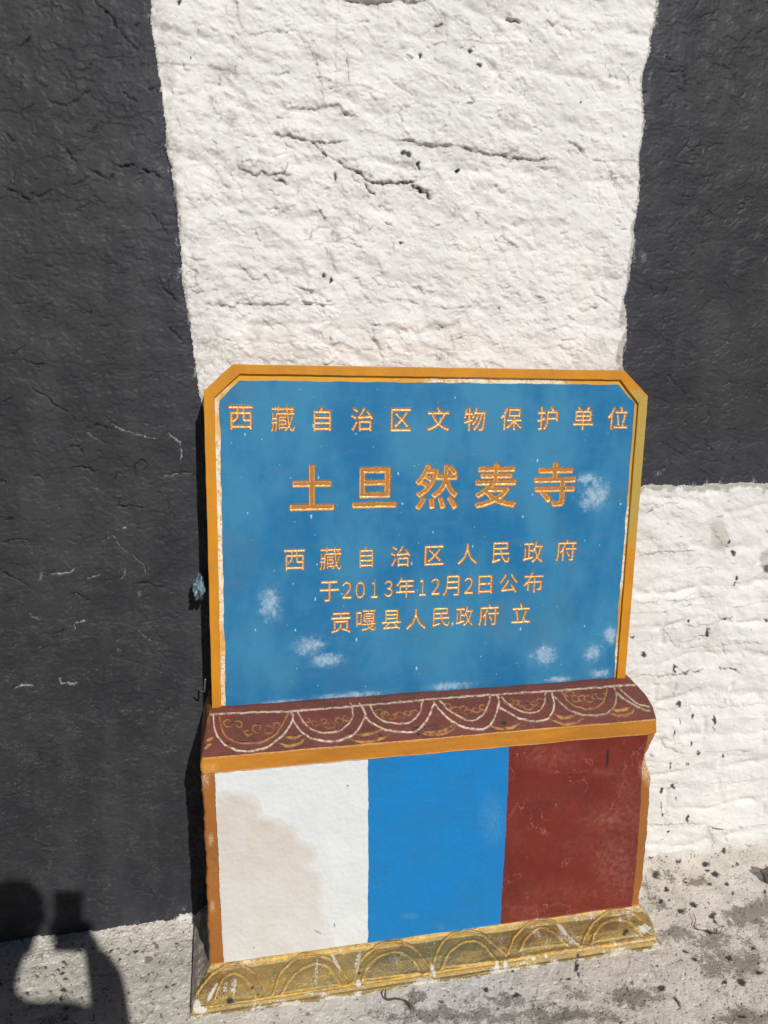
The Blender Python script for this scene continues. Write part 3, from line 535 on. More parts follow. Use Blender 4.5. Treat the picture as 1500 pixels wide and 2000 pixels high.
blot(290, 1872, 8, 7, 0, 1.0, 0, 0, 0.3, A); blot(305, 1845, 6, 6, 2, 1.0, 0, 0, 0.3, A)
for k in range(520):
    if random.random() < 0.35: x, y, lo = random.uniform(-10, 370), random.uniform(1835, 2010), 0.8
    else: x, y, lo = random.uniform(380, 1510), random.uniform(1660, 2010), 0.8
    r = random.choice([0.9, 1.2, 1.6, 2.0, 2.8]); blot(x, y, r * random.uniform(1, 1.8), r, 1, random.uniform(0.4, 0.95), 0, random.uniform(0, 1.0), 0.4, A)
ground = split_grid(np.stack([X, Y, h], -1), np.zeros((X.shape[0] - 1, X.shape[1] - 1), int), {0: 'ground'}, {0: mat_ground()}, mk, {})[0]
tag(ground, 'lime splashed concrete ground at the foot of the wall', kind='structure')
del X, Y, PX, PY, QX, QY, h, mk

# ================================================================== THE STELE
YP, YB = -0.116, -0.236                                 # depth of the plaque's face and of the pedestal's face
def wx(px, py, y): return float(at_y(px, py, y)[0])
def wz(pa, pb, y): return 0.5 * float(at_y(*pa, y)[2] + at_y(*pb, y)[2])
stele = empty('memorial_stele', (0.49, -0.15, 0.0))
tag(stele, 'stone stele with a blue inscribed plaque framed in ochre on a painted lotus pedestal', 'stele')

# ---- pedestal: one profile swept round three sides, from under the plaque down into the ground
z_top = wz((440, 1382), (1225, 1325), YP); z_c = wz((453, 1476), (1269, 1405), YB - 0.004); z_b = wz((452, 1510), (1266, 1429), YB - 0.004)
z_p = wz((430, 1882), (1245, 1767), YB); YG = -0.318; z_g = wz((463, 1960), (1270, 1834), YG)
prof = [  # z, y, xl, xr
    (z_top + 0.004, YP + 0.03, wx(414, 1372, YP), wx(1226, 1326, YP)),
    (z_top, YP - 0.004, wx(410, 1380, YP), wx(1231, 1329, YP)),
    (z_top - 0.35 * (z_top - z_c), YP + 0.50 * (YB - YP), wx(402, 1420, -0.17), wx(1258, 1368, -0.17)),
    (z_top - 0.70 * (z_top - z_c), YP + 0.82 * (YB - YP), wx(396, 1450, -0.21), wx(1274, 1393, -0.21)),
    (z_c, YB - 0.005, wx(393, 1484, YB), wx(1281, 1408, YB)),
    (z_b, YB - 0.005, wx(393, 1508, YB), wx(1281, 1436, YB)),
    (z_b - 0.003, YB, wx(394, 1512, YB), wx(1280, 1441, YB)),
    (z_b - 0.02, YB, wx(395, 1530, YB), wx(1275, 1455, YB)),
    (z_b - 0.045, YB, wx(396, 1550, YB), wx(1268, 1468, YB)),
    (z_b - 0.062, YB, wx(397, 1565, YB), wx(1260, 1479, YB)),
    (z_b - 0.085, YB, wx(398, 1580, YB), wx(1262, 1500, YB)),
    (z_b - 0.105, YB, wx(399, 1600, YB), wx(1267, 1515, YB)),
    (z_b - 0.135, YB, wx(400, 1620, YB), wx(1271, 1540, YB)),
    (z_b - 0.21, YB, wx(402, 1690, YB), wx(1266, 1600, YB)),
    (z_b - 0.32, YB, wx(406, 1790, YB), wx(1259, 1700, YB)),
    (z_p, YB, wx(409, 1885, YB), wx(1249, 1767, YB)),
    (z_p - 0.012, YB - 0.012, wx(402, 1895, YB), wx(1256, 1776, YB)),
    (z_p - 0.6 * (z_p - z_g), YB + 0.62 * (YG - YB), wx(388, 1930, -0.28), wx(1273, 1805, -0.28)),
    (z_g, YG, wx(374, 1972, YG), wx(1283, 1832, YG)),
    (z_g - 0.010, YG - 0.006, wx(373, 1980, YG), wx(1285, 1838, YG)),
    (0.006, YG - 0.012, wx(373, 1998, YG), wx(1290, 1852, YG)),
    (-0.05, YG - 0.020, wx(373, 2010, YG), wx(1294, 1862, YG))]
prof = np.array(prof); seg = np.hypot(np.hypot(np.diff(prof[:, 0]), np.diff(prof[:, 1])), 0.0); sl_ = np.concatenate([[0], np.cumsum(seg)])
NV = 560; vs = np.unique(np.concatenate([np.linspace(0, sl_[-1], NV), sl_]))
zz, yy, xl, xr_ = [np.interp(vs, sl_, prof[:, k]) for k in range(4)]
chip = 0.0025 * fbm(zz / 0.03, zz * 0 + 3.1, 3, 301); xl = xl + chip; xr_ = xr_ + 0.0032 * fbm(zz / 0.055, zz * 0 + 9.1, 4, 311) * sstep(z_b + 0.02, z_b - 0.03, zz)
NU = 900; ns = 36; RC = 0.006
tl = np.linspace(0, 1, ns, endpoint=False); tf = np.linspace(0, 1, NU)
rows = []
for z, y, a_, b_ in zip(zz, yy, xl, xr_):
    ang = np.linspace(0, math.pi / 2, 6)[1:-1]
    Lx = np.concatenate([np.full(ns, a_), a_ + RC - RC * np.cos(ang), a_ + RC + (b_ - a_ - 2 * RC) * tf, b_ - RC + RC * np.sin(ang), np.full(ns, b_)])
    Ly = np.concatenate([0.01 + (y + RC - 0.01) * tl, y + RC - RC * np.sin(ang), np.full(NU, y), y + RC - RC * np.cos(ang), (y + RC) + (0.01 - y - RC) * np.linspace(0, 1, ns)])
    rows.append(np.stack([Lx, Ly, np.full(len(Lx), z)], -1))
P = np.array(rows)
nu = P.shape[1]; uu = np.arange(nu)[None, :].repeat(P.shape[0], 0); V2 = vs[:, None].repeat(nu, 1)
front = (uu >= ns) & (uu < nu - ns)
PX, PY = to_px(P); PX = PX.astype(np.float32); PY = PY.astype(np.float32); Xw = P[..., 0]; Zw = P[..., 2]
sv = {k: sl_[i] for k, i in dict(top=1, c=4, b=5, p=15, g=18, f=20).items()}
h = np.zeros(P.shape[:2]); mk = np.zeros(P.shape, np.float32)
S_ = V2 + 0 * Xw
h += 0.0018 * fbm(Xw / 0.10, S_ / 0.10, 3, 321) + 0.0005 * fbm(Xw / 0.012, S_ / 0.012, 3, 331)
in_c = (V2 < sv['c'] + 0.001) & (V2 > sv['top'] - 0.002); in_base = (V2 >= sv['p'] - 0.004) & (V2 <= sv['g'] + 0.004); in_foot = V2 > sv['g']
wj = 1.2 * fbm(Xw / 0.02, S_ / 0.02, 2, 341); JX = PX + wj; JY = PY + 1.2 * fbm(Xw / 0.02, S_ / 0.02, 2, 351)

def smooth(pts, n=4):
    """Catmull-Rom through traced points"""
    p = [pts[0]] + list(pts) + [pts[-1]]; out = []
    for i in range(1, len(p) - 2):
        for k in range(n):
            t = k / n; a, b, c, d = p[i - 1], p[i], p[i + 1], p[i + 2]
            out.append(tuple(0.5 * (2 * b[j] + (c[j] - a[j]) * t + (2 * a[j] - 5 * b[j] + 4 * c[j] - d[j]) * t * t + (3 * b[j] - a[j] - 3 * c[j] + d[j]) * t ** 3) for j in (0, 1)))
    return out + [pts[-1]]
def line(pts, wd, hi, ch, v=1.0, where=None, taper=False):
    pts = smooth(pts); xs = [p[0] for p in pts]; ys = [p[1] for p in pts]; m = 4 * wd + 4
    s = np.nonzero((PX > min(xs) - m) & (PX < max(xs) + m) & (PY > min(ys) - m) & (PY < max(ys) + m) & (where if where is not None else True) & front)
    if not len(s[0]): return
    d, sg, t = poly_dist(JX[s], JY[s], pts); ww = wd * (np.clip(np.sin(np.pi * t) * 1.3, 0.15, 1) if taper else 1.0)
    h[s] += hi * 0.001 * np.exp(-(d / (ww * 1.1)) ** 2)
    if ch is not None: mk[s[0], s[1], ch] = np.maximum(mk[s[0], s[1], ch], v * (1 - sstep(ww * 0.75, ww * 1.3, d)))
U_out = [[(417, 1398), (421, 1429), (435, 1450), (457, 1463), (478, 1467), (512, 1463), (536, 1450), (558, 1429), (569, 1410), (573, 1396)], [(569, 1392), (576, 1413), (592, 1432), (613, 1444), (644, 1448), (671, 1444), (693, 1432), (708, 1410), (713, 1395), (702, 1374)], [(711, 1398), (727, 1413), (748, 1424), (779, 1429), (809, 1429), (825, 1417), (840, 1395), (847, 1374)], [(846, 1371), (861, 1390), (883, 1409), (908, 1421), (943, 1424), (962, 1409), (974, 1374), (971, 1358)], [(977, 1383), (999, 1396), (1018, 1405), (1049, 1409), (1071, 1402), (1082, 1380), (1078, 1355)], [(1078, 1355), (1096, 1374), (1118, 1390), (1143, 1396), (1175, 1396), (1197, 1383), (1203, 1360), (1198, 1340)], [(1205, 1355), (1222, 1368), (1253, 1385), (1269, 1388)]]
U_in = [[(428, 1395), (432, 1420), (441, 1438), (460, 1449), (484, 1451), (512, 1449), (540, 1432), (556, 1406), (564, 1392)], [(581, 1389), (592, 1410), (613, 1427), (641, 1432), (665, 1426), (684, 1409), (689, 1392), (685, 1374)], [(722, 1378), (733, 1398), (754, 1410), (779, 1413), (803, 1409), (819, 1392), (826, 1367)], [(858, 1368), (877, 1388), (899, 1401), (921, 1407), (943, 1396), (955, 1371), (957, 1358)], [(979, 1361), (999, 1380), (1024, 1391), (1046, 1391), (1060, 1380), (1066, 1352)], [(1095, 1350), (1112, 1371), (1137, 1383), (1159, 1383), (1178, 1371), (1186, 1343)], [(1209, 1344), (1225, 1360), (1247, 1376), (1267, 1380)]]
for k, p in enumerate(U_out): line(p, 1.75, 2.2, 0, 0.95 if k < 5 else 0.5, in_c)
for k, p in enumerate(U_in): line(p, 1.5, 1.6, 0 if k in (1, 2, 3, 4, 6) else 2, 0.72, in_c)
line([(412, 1396), (480, 1392), (560, 1389), (640, 1384), (740, 1375), (850, 1365), (980, 1355), (1100, 1348), (1200, 1341), (1262, 1336)], 1.8, 1.2, 0, 0.75, in_c)
for p in [[(554, 1438), (575, 1441), (592, 1434)], [(542, 1450), (562, 1457), (582, 1453), (598, 1441)], [(671, 1442), (685, 1437), (697, 1430)], [(692, 1434), (720, 1434), (750, 1424)], [(684, 1444), (715, 1450), (745, 1443), (763, 1431)], [(820, 1425), (840, 1431), (862, 1428), (888, 1415)], [(822, 1432), (850, 1435), (880, 1428), (890, 1418)], [(955, 1415), (975, 1424), (1000, 1421), (1018, 1412)], [(1082, 1396), (1105, 1402), (1125, 1396)], [(1075, 1405), (1100, 1414), (1125, 1411), (1142, 1400)], [(1190, 1393), (1215, 1398), (1235, 1392), (1238, 1383)], [(1195, 1385), (1210, 1388), (1232, 1380)], [(402, 1450), (410, 1444), (418, 1440)], [(398, 1462), (407, 1456), (412, 1452)]]:
    line(p, 2.6, 0.3, 2, 0.95, in_c, True)
rs = random.Random(4)
for k, (x0, x1, yt, yb_) in enumerate([(436, 552, 1402, 1440), (592, 684, 1394, 1424), (733, 818, 1383, 1406), (868, 950, 1374, 1398), (990, 1060, 1363, 1384), (1105, 1182, 1350, 1376)]):
    n_ = 6
    for j in range(n_):
        u = (j + 0.5) / n_; cx = x0 + (x1 - x0) * u; cy = yt + (yb_ - yt) * (0.25 + 0.6 * math.sin(math.pi * u)) * rs.uniform(0.5, 1.0); sg = rs.choice([-1, 1]); r0 = rs.uniform(0.8, 1.25); ph0 = rs.uniform(0, 6)
        line([(cx + sg * r0 * (3.0 + 6.5 * t) * math.cos(ph0 + 5.0 * t), cy + r0 * (2.2 + 4.6 * t) * math.sin(ph0 + 5.0 * t)) for t in np.linspace(0, 1.3, 10)], 1.4, 0.1, 2, 0.60, in_c, True)
B_out = [[(377, 1955), (393, 1927), (417, 1900), (447, 1885), (473, 1885), (497, 1903), (513, 1927), (519, 1947)], [(533, 1943), (543, 1913), (557, 1890), (580, 1870), (603, 1863), (633, 1870), (657, 1883), (673, 1903), (685, 1922)], [(690, 1919), (703, 1880), (720, 1860), (747, 1843), (780, 1840), (810, 1853), (830, 1877), (847, 1903)], [(845, 1891), (853, 1860), (867, 1837), (890, 1822), (913, 1818), (940, 1825), (963, 1843), (989, 1865)], [(992, 1862), (1003, 1833), (1020, 1813), (1043, 1798), (1070, 1797), (1090, 1807), (1110, 1827), (1134, 1848)], [(1137, 1848), (1147, 1820), (1167, 1795), (1190, 1780), (1217, 1778), (1240, 1787), (1257, 1803), (1270, 1822)]]
B_in = [[(420, 1950), (427, 1927), (440, 1908), (460, 1903), (480, 1913), (493, 1930), (499, 1947)], [(551, 1940), (563, 1917), (583, 1897), (607, 1885), (633, 1885), (650, 1900), (665, 1923)], [(708, 1914), (717, 1890), (737, 1870), (763, 1860), (790, 1863), (810, 1880), (822, 1902)], [(863, 1890), (873, 1867), (893, 1847), (917, 1838), (940, 1843), (957, 1860), (974, 1880)], [(1015, 1856), (1027, 1833), (1047, 1815), (1067, 1813), (1087, 1827), (1107, 1845)], [(1155, 1842), (1163, 1820), (1183, 1800), (1207, 1795), (1230, 1802), (1252, 1825)]]
for p in B_out: line(p, 2.0, 3.0, 2, 0.75, in_base); line([(x, y + 4) for x, y in p], 1.6, -1.8, None, 0, in_base)
for p in B_in: line(p, 2.6, 2.8, 2, 0.85, in_base)
for p in B_in:
    hh_ = in_poly(PX, PY, p) & front & in_base; dd_, _, _ = poly_dist(PX[hh_], PY[hh_], p); h[hh_] += 0.0045 * (1 - np.exp(-dd_ / 9.0))
line([(385, 1976), (463, 1961), (560, 1945), (683, 1924), (850, 1899), (1053, 1864), (1180, 1846), (1283, 1830)], 4.0, 2.0, 2, 0.9, in_base)
line([(412, 1888), (560, 1868), (720, 1847), (850, 1826), (975, 1806), (1100, 1788), (1248, 1768)], 4.0, 1.0, 2, 0.8, in_base)
lime = np.clip(0.17 + 0.14 * sstep(0.55, 0.95, Xw) + 0.30 * fbm(Xw / 0.05, S_ / 0.05, 3, 361), 0, 1)
drop = sstep(sv['g'], sv['f'] + 0.012, V2)
lime = np.where(in_foot, 0.10 + 0.48 * drop + 0.42 * fbm(Xw / 0.05, S_ / 0.03, 4, 371), lime)
mk[..., 0] = np.where(in_base | in_foot, np.clip(lime, 0, 1), mk[..., 0])
A = (JX, JY, mk)
for (x, y, rx, ry, v, rot) in [(415, 1938, 4, 22, 0.9, 0.5), (440, 1930, 6, 14, 0.5, 0.0), (457, 1928, 7, 20, 0.5, 0.1), (385, 1965, 8, 14, 0.95, 0), (395, 1972, 10, 6, 0.9, 0), (618, 1900, 3.5, 36, 0.5, 0.05), (698, 1880, 6, 30, 0.5, 0.2), (655, 1878, 4, 26, 0.6, -0.5), (700, 1920, 5, 8, 0.95, 0), (845, 1895, 4, 14, 0.8, -0.3), (987, 1885, 4, 10, 0.95, 0.1), (1098, 1815, 4, 16, 0.8, -0.7), (1042, 1872, 4, 4, 0.9, 0), (1066, 1868, 3, 4, 0.9, 0), (970, 1886, 4, 8, 0.9, 0), (1258, 1815, 16, 10, 0.7, 0), (495, 1973, 3, 4, 0.9, 0)]:
    blot(x, y, rx, ry, 0, v, 0, rot, 0.5, A)
for (x, y, r) in [(449, 1955, 7), (493, 1931, 3.4), (504, 1943, 2), (424, 1950, 2), (702, 1901, 3), (805, 1879, 2), (793, 1902, 2), (1222, 1820, 6), (1240, 1801, 2), (1218, 1826, 4), (1129, 1866, 3.4), (1127, 1878, 3.4)]:
    blot(x, y, r, r * 0.9, 1, 1.0, 0, 0, 0.4, A)
for (x, y, r) in [(985, 1412, 4), (503, 1413, 2), (817, 1435, 2.5), (745, 1437, 2.2), (1030, 1373, 1.6), (1162, 1363, 1.5), (502, 1388, 1.5), (400, 1456, 2)]:
    blot(x, y, r * 1.4, r * 0.8, 1, 1.0, 0, 0.4, 0.4, A)
# colour fields on the pedestal's face
WL = [(419, 1505), (421, 1560), (424, 1620), (428, 1720), (432, 1800), (437, 1890)]
WB = [(718, 1470), (718, 1560), (719, 1700), (717, 1860)]
BR = [(994, 1440), (991, 1540), (986, 1640), (981, 1720), (976, 1810)]
RR = [(1266, 1420), (1264, 1440), (1258, 1472), (1252, 1500), (1252, 1560), (1246, 1640), (1241, 1700), (1232, 1780)]
wv = 0.9 * fbm(Xw / 0.05, S_ / 0.045, 3, 381, 0.55)
body = (V2 >= sv['b']) & (V2 < sv['p']) & front
e1 = PX - interp(WL, PY) + wv; e2 = PX - interp(WB, PY) + wv; e3 = PX - interp(BR, PY) + wv; e4 = PX - interp(RR, PY) + wv * 1.4
ins = body & (e1 > 0) & (e4 < 0)
pan = np.zeros(P.shape[:2], int); pan[ins & (e2 < 0)] = 1; pan[ins & (e2 >= 0) & (e3 < 0)] = 2; pan[ins & (e3 >= 0)] = 3
h += 0.0012 * sstep(-1, 1.5, e1) * sstep(1, -1.5, e4) * body
# stain on the white field, scuffs on the red one
stain = [(424, 1548), (442, 1543), (490, 1553), (508, 1567), (512, 1592), (545, 1598), (572, 1612), (580, 1634), (612, 1652), (620, 1672), (603, 1692), (628, 1710), (632, 1745), (628, 1770), (640, 1800), (650, 1830), (655, 1868), (433, 1884)]
d, _, _ = poly_dist((PX + 3 * wv).ravel(), (PY + 3 * wv).ravel(), stain); d = d.reshape(PX.shape)
inn = in_poly(PX + 3 * wv, PY + 3 * wv, stain)
mk[..., 0] = np.where(pan == 1, np.where(inn, 0.5 + 0.5 * sstep(0, 14, d), 0.5 * sstep(5, 0, d)) * (0.5 + 0.4 * sstep(1860, 1600, PY) + 0.18 * fbm(Xw / 0.05, Zw / 0.07, 3, 387)), mk[..., 0])
sc = np.zeros(PX.shape, np.float32); tmp = np.zeros(P.shape, np.float32); T = (JX + 6 * wv, JY + 6 * wv, tmp)
for (x, y, rx, ry, v) in [(1075, 1476, 55, 22, 0.7), (1185, 1507, 30, 8, 0.5), (1200, 1600, 60, 26, 0.8), (1225, 1560, 30, 60, 0.5), (1130, 1650, 50, 26, 0.3), (1205, 1690, 36, 66, 0.8), (1100, 1745, 90, 22, 0.35), (1020, 1780, 40, 16, 0.6), (1120, 1790, 90, 14, 0.5), (1080, 1560, 60, 30, 0.2), (1010, 1630, 20, 40, 0.2)]:
    blot(x, y, rx, ry, 0, v, 0, 0, 0.9, T)
mk[..., 0] = np.where(pan == 3, tmp[..., 0], mk[..., 0])
blot(1186, 1482, 2.4, 19, 1, 1.0, 0, 0.09, 0.3, A)
for (x, y, r) in [(1218, 1452, 1.4), (1113, 1525, 2)]: blot(x, y, r, r, 2, 1.0, 0, 0, 0.4, A)
for (x, y, rx, ry, rot) in [(679, 1534, 2, 2, 0), (621, 1820, 8, 1.3, 0.65), (496, 1850, 2, 1.5, 0), (550, 1658, 1.5, 1.5, 0), (653, 1806, 1.2, 4, 0), (471, 1815, 1.2, 1.2, 0)]: blot(x, y, rx, ry, 1, 0.8, 0, rot, 0.4, A)
for (x, y, rx, ry) in [(800, 1788, 14, 6), (860, 1810, 8, 5), (960, 1600, 20, 40)]: blot(x, y, rx, ry, 2, 0.35, 0, 0, 0.8, A)
line([(398, 1483), (453, 1477), (640, 1461), (830, 1445), (1060, 1423), (1279, 1406)], 1.6, 0.6, 2, 0.8, V2 > sv['c'] - 0.003)
# worn corners of the border and band
for (x, y, rx, ry) in [(400, 1520, 8, 14), (412, 1500, 14, 8), (402, 1375, 8, 30), (404, 1350, 6, 16), (1262, 1490, 8, 16), (1268, 1520, 8, 14), (1250, 1500, 4, 14), (412, 1640, 4, 10), (415, 1770, 4, 10)]: blot(x, y, rx, ry, 2, 0.9, 0, 0, 0.8, A)
blot(1263, 1497, 9, 24, 2, 1.6, 0, 0.15, 0.6, A)

reg = np.full((P.shape[0] - 1, nu - 1), 4); reg[:, nu // 2:] = 10; vq = V2[:-1, :-1]; fq = front[:-1, :-1]
reg[vq < sv['c'] - 0.001] = 5; reg[(vq >= sv['c'] - 0.001) & (vq < sv['b'] + 0.0005)] = 6
pq = pan[:-1, :-1]
for k in (1, 2, 3): reg[pq == k] = k
reg[(vq >= sv['p'] - 0.001)] = 7; reg[(vq >= sv['p'] - 0.001) & ((uu[:-1, :-1] < ns - 1) | (uu[:-1, :-1] >= nu - ns))] = 9
reg[vq >= sv['g'] + 0.002] = 8; reg[(vq >= sv['g'] + 0.002) & ((uu[:-1, :-1] < ns - 1) | (uu[:-1, :-1] >= nu - ns))] = 9
reg[(reg == 9) & (uu[:-1, :-1] > nu // 2)] = 11
P = P + normals(P) * -h[..., None] if normals(P)[300, 400, 1] > 0 else P + normals(P) * h[..., None]
mk_end = mk.copy()
M_end = None
M_border = mat_simple('brown_ochre_paint', (0.37, 0.135, 0.026), (0.30, 0.115, 0.026), wear=(0.70, 0.50, 0.33), wear_amt=0.35, rough=0.5)
M_band = mat_simple('ochre_band_paint', (0.56, 0.225, 0.024), (0.42, 0.165, 0.020), wear=(0.70, 0.40, 0.14), wear_amt=0.35, rough=0.45, stretch=(0.4, 1, 2))
M_gold = mat_gold()
mk[..., 0] = np.where((uu < ns) & (V2 > sv['p']), 0.62 + 0.25 * fbm(P[..., 1] / 0.04, S_ / 0.04, 3, 391), mk[..., 0])
parts = split_grid(P, reg, {4: 'side_border', 10: 'side_border', 11: 'base_end', 5: 'lotus_cornice', 6: 'ochre_band', 1: 'white_panel', 2: 'blue_panel', 3: 'red_panel', 7: 'gilded_lotus_base', 8: 'foot', 9: 'base_end'},
    {4: M_border, 10: M_border, 11: ground.data.materials[0], 5: mat_maroon(), 6: M_band, 1: mat_white_panel(), 2: mat_simple('bright_blue_paint', (0.004, 0.205, 0.54), (0.009, 0.19, 0.47), wear=(0.16, 0.40, 0.62), wear_amt=0.15, rough=0.42, bump=0.25), 3: mat_red_panel(), 7: M_gold, 8: M_gold, 9: ground.data.materials[0]},
    mk, {1: stele, 2: stele, 3: stele, 4: stele, 5: stele, 6: stele, 7: stele, 8: stele, 9: stele, 10: stele, 11: stele}, flip=False)
tag(parts[1], 'white painted panel with a spreading beige stain'); tag(parts[9], 'bare grey concrete end of the gilded base'); tag(parts[10], 'chipped right-hand brown border')
del P, PX, PY, JX, JY, h, mk, mk_end, tmp

# ---- plaque
YR = YP + 0.0065                                        # recessed face
def poly_plate(name, loops, y0, y1, mat, parent, bevel=0.0, wob=0.0):
    """flat shape with holes on the upright plane, from depth y0 (front) to y1"""
    cu = bpy.data.curves.new(name, 'CURVE'); cu.dimensions = '2D'; cu.fill_mode = 'BOTH'
    cu.extrude = max(0.0, (y1 - y0) / 2 - bevel); cu.bevel_depth = bevel; cu.bevel_resolution = 2
    if bevel: cu.offset = -bevel
    for lp in loops:
        sp = cu.splines.new('POLY'); sp.points.add(len(lp) - 1); sp.use_cyclic_u = True
        for p, q in zip(sp.points, lp): p.co = (q[0], q[1], 0, 1)
    tmp = bpy.data.objects.new('tmp', cu); COL.objects.link(tmp)
    me = bpy.data.meshes.new_from_object(tmp.evaluated_get(bpy.context.evaluated_depsgraph_get()))
    bpy.data.objects.remove(tmp); bpy.data.curves.remove(cu)
    me.name = name; me.materials.clear()
    yc = (y0 + y1) / 2
    me.transform(Matrix(((1, 0, 0, 0), (0, 0, -1, yc), (0, 1, 0, 0), (0, 0, 0, 1))))
    return link_mesh(me, name, mat, parent)
def xz(pts, y): return [(float(q[0]), float(q[2])) for q in (at_y(px, py, y) for px, py in pts)]
def dense(lp, closed=True, step=0.012, amp=0.0008, seed=0):
    out = []; n = len(lp)
    for i in range(n if closed else n - 1):
        a, b = lp[i], lp[(i + 1) % n]; L = math.hypot(b[0] - a[0], b[1] - a[1]); k = max(1, int(L / step))
        for j in range(k): out.append((a[0] + (b[0] - a[0]) * j / k, a[1] + (b[1] - a[1]) * j / k))
    if not closed: out.append(lp[-1])
    o = np.array(out); dx = amp * fbm(o[:, 0] / 0.05 + 5, o[:, 1] / 0.05, 3, 401 + seed); dz = amp * fbm(o[:, 0] / 0.05, o[:, 1] / 0.05 + 9, 3, 411 + seed)
    return [(float(a + u), float(b + v)) for (a, b), u, v in zip(out, dx, dz)]
zb = z_top - 0.02
def down(a, b):                                         # carry an edge on below the cornice line
    t = (zb - a[1]) / (b[1] - a[1]); return (a[0] + (b[0] - a[0]) * t, zb)
OUT = xz([(414, 1370), (397.5, 763), (455, 711.5), (1219, 723.5), (1266, 773), (1223, 1305)], YP)
GRV = xz([(432, 1372), (419, 776), (469, 730.5), (1212, 742), (1247.5, 788), (1205.5, 1318)], YP)
BLU = xz([(441, 1374), (428.5, 782), (467, 743), (1209, 751.5), (1240, 787), (1198.5, 1320)], YR)
GRVr = xz([(432, 1372), (419, 776), (469, 730.5), (1212, 742), (1247.5, 788), (1205.5, 1318)], YP)
def shut(l): l = list(l); return [down(l[1], l[0])] + l[1:5] + [down(l[4], l[5])]
outer = dense(shut(OUT), amp=0.0010); inner = dense(shut(GRV), amp=0.0006, seed=3); blue = dense(shut(BLU), amp=0.0022, seed=7)
M_frame = mat_frame()
slab = poly_plate('plaque_slab', [[(x * 0.9975 + 0.00125, z - 0.0012) for x, z in outer]], YP + 0.010, -0.022, mat_simple('weathered_ochre', (0.50, 0.20, 0.03), (0.36, 0.17, 0.04), wear=(0.5, 0.42, 0.33), wear_amt=0.4, rough=0.6), stele)
# frame: a U-shaped border standing proud of the face, open at the bottom
def u_ring(o, i):
    lo = shut(o); li = shut(i); return lo + li[::-1]
frame = poly_plate('frame', [dense(u_ring(OUT, GRV), amp=0.0007)], YP, YP + 0.012, M_frame, stele, 0.0012)
ts, cs, ns_, _d = mat_paint('yellow_paint', (0.72, 0.37, 0.03), (0.64, 0.29, 0.025), wear=(0.80, 0.74, 0.62), wear_amt=0.6)
cs = ts.mix(ts.math('MULTIPLY', ts.ramp(ts.noise(5, 3), 0.46, 0.56), ts.ramp(ts.noise(160, 4, 0.7), 0.36, 0.54)), cs, (0.80, 0.745, 0.60))
strip = poly_plate('inner_border', [dense(shut(GRV), amp=0.0006, seed=3), blue], YR, YR + 0.0005, ts.out(cs, 0.45, 0.35, 0, ns_), stele)

# ---- the engraved inscription
def glyph(ch, offset, bevel=0.0):
    cu = bpy.data.curves.new('glyph', 'FONT'); cu.body = ch; cu.size = 1.0; cu.resolution_u = 3; cu.offset = offset; cu.fill_mode = 'BOTH'
    if bevel: cu.bevel_depth = bevel; cu.bevel_resolution = 0
    ob = bpy.data.objects.new('glyph', cu); COL.objects.link(ob)
    me = bpy.data.meshes.new_from_object(ob.evaluated_get(bpy.context.evaluated_depsgraph_get()))
    bpy.data.objects.remove(ob); bpy.data.curves.remove(cu); return me
def glyph_sdf(ch, n):
    """distance (in em) to the edge of a character, positive inside, on an n-row raster with a margin"""
    me = glyph(ch, 0.0); v = np.array([p.co[:2] for p in me.vertices]); me.calc_loop_triangles(); T = np.array([t.vertices[:] for t in me.loop_triangles]); bpy.data.meshes.remove(me)
    lo, hi = v.min(0), v.max(0); mg = 0.10 * (hi[1] - lo[1]) + 0.02; st = (hi[1] - lo[1] + 2 * mg) / n
    gx = np.arange(lo[0] - mg, hi[0] + mg + st, st); gz = np.arange(lo[1] - mg, hi[1] + mg + st, st); occ = np.zeros((len(gz), len(gx)), bool)
    for t in T:
        (x1, y1), (x2, y2), (x3, y3) = v[t]; i0, i1 = np.searchsorted(gx, [min(x1, x2, x3), max(x1, x2, x3)]); j0, j1 = np.searchsorted(gz, [min(y1, y2, y3), max(y1, y2, y3)])
        if i1 <= i0 or j1 <= j0: continue
        X, Y = np.meshgrid(gx[i0:i1], gz[j0:j1]); d = (x2 - x1) * (y3 - y1) - (x3 - x1) * (y2 - y1)
        if abs(d) < 1e-12: continue
        u = ((X - x1) * (y3 - y1) - (x3 - x1) * (Y - y1)) / d; w = ((x2 - x1) * (Y - y1) - (X - x1) * (y2 - y1)) / d
        occ[j0:j1, i0:i1] |= (u >= -1e-6) & (w >= -1e-6) & (u + w <= 1 + 1e-6)
    def edt(m):
        big = np.float32(1e6); f = np.where(m, np.float32(0), big)
        k = np.arange(m.shape[1], dtype=np.float32); g = np.stack([np.min(f + (k[None, :] - i) ** 2, 1) for i in range(m.shape[1])], 1)
        k = np.arange(m.shape[0], dtype=np.float32)[:, None]; return np.sqrt(np.stack([np.min(g + (k - i) ** 2, 0) for i in range(m.shape[0])], 0))
    d = (edt(~occ) - edt(occ)) * st; d = np.where(d > 0, d - st / 2, d + st / 2)
    for _ in range(2):
        q = np.pad(d, 1, 'edge'); d = (q[1:-1, 1:-1] * 4 + q[:-2, 1:-1] + q[2:, 1:-1] + q[1:-1, :-2] + q[1:-1, 2:]) / 8
    return gx, gz, d, lo, hi
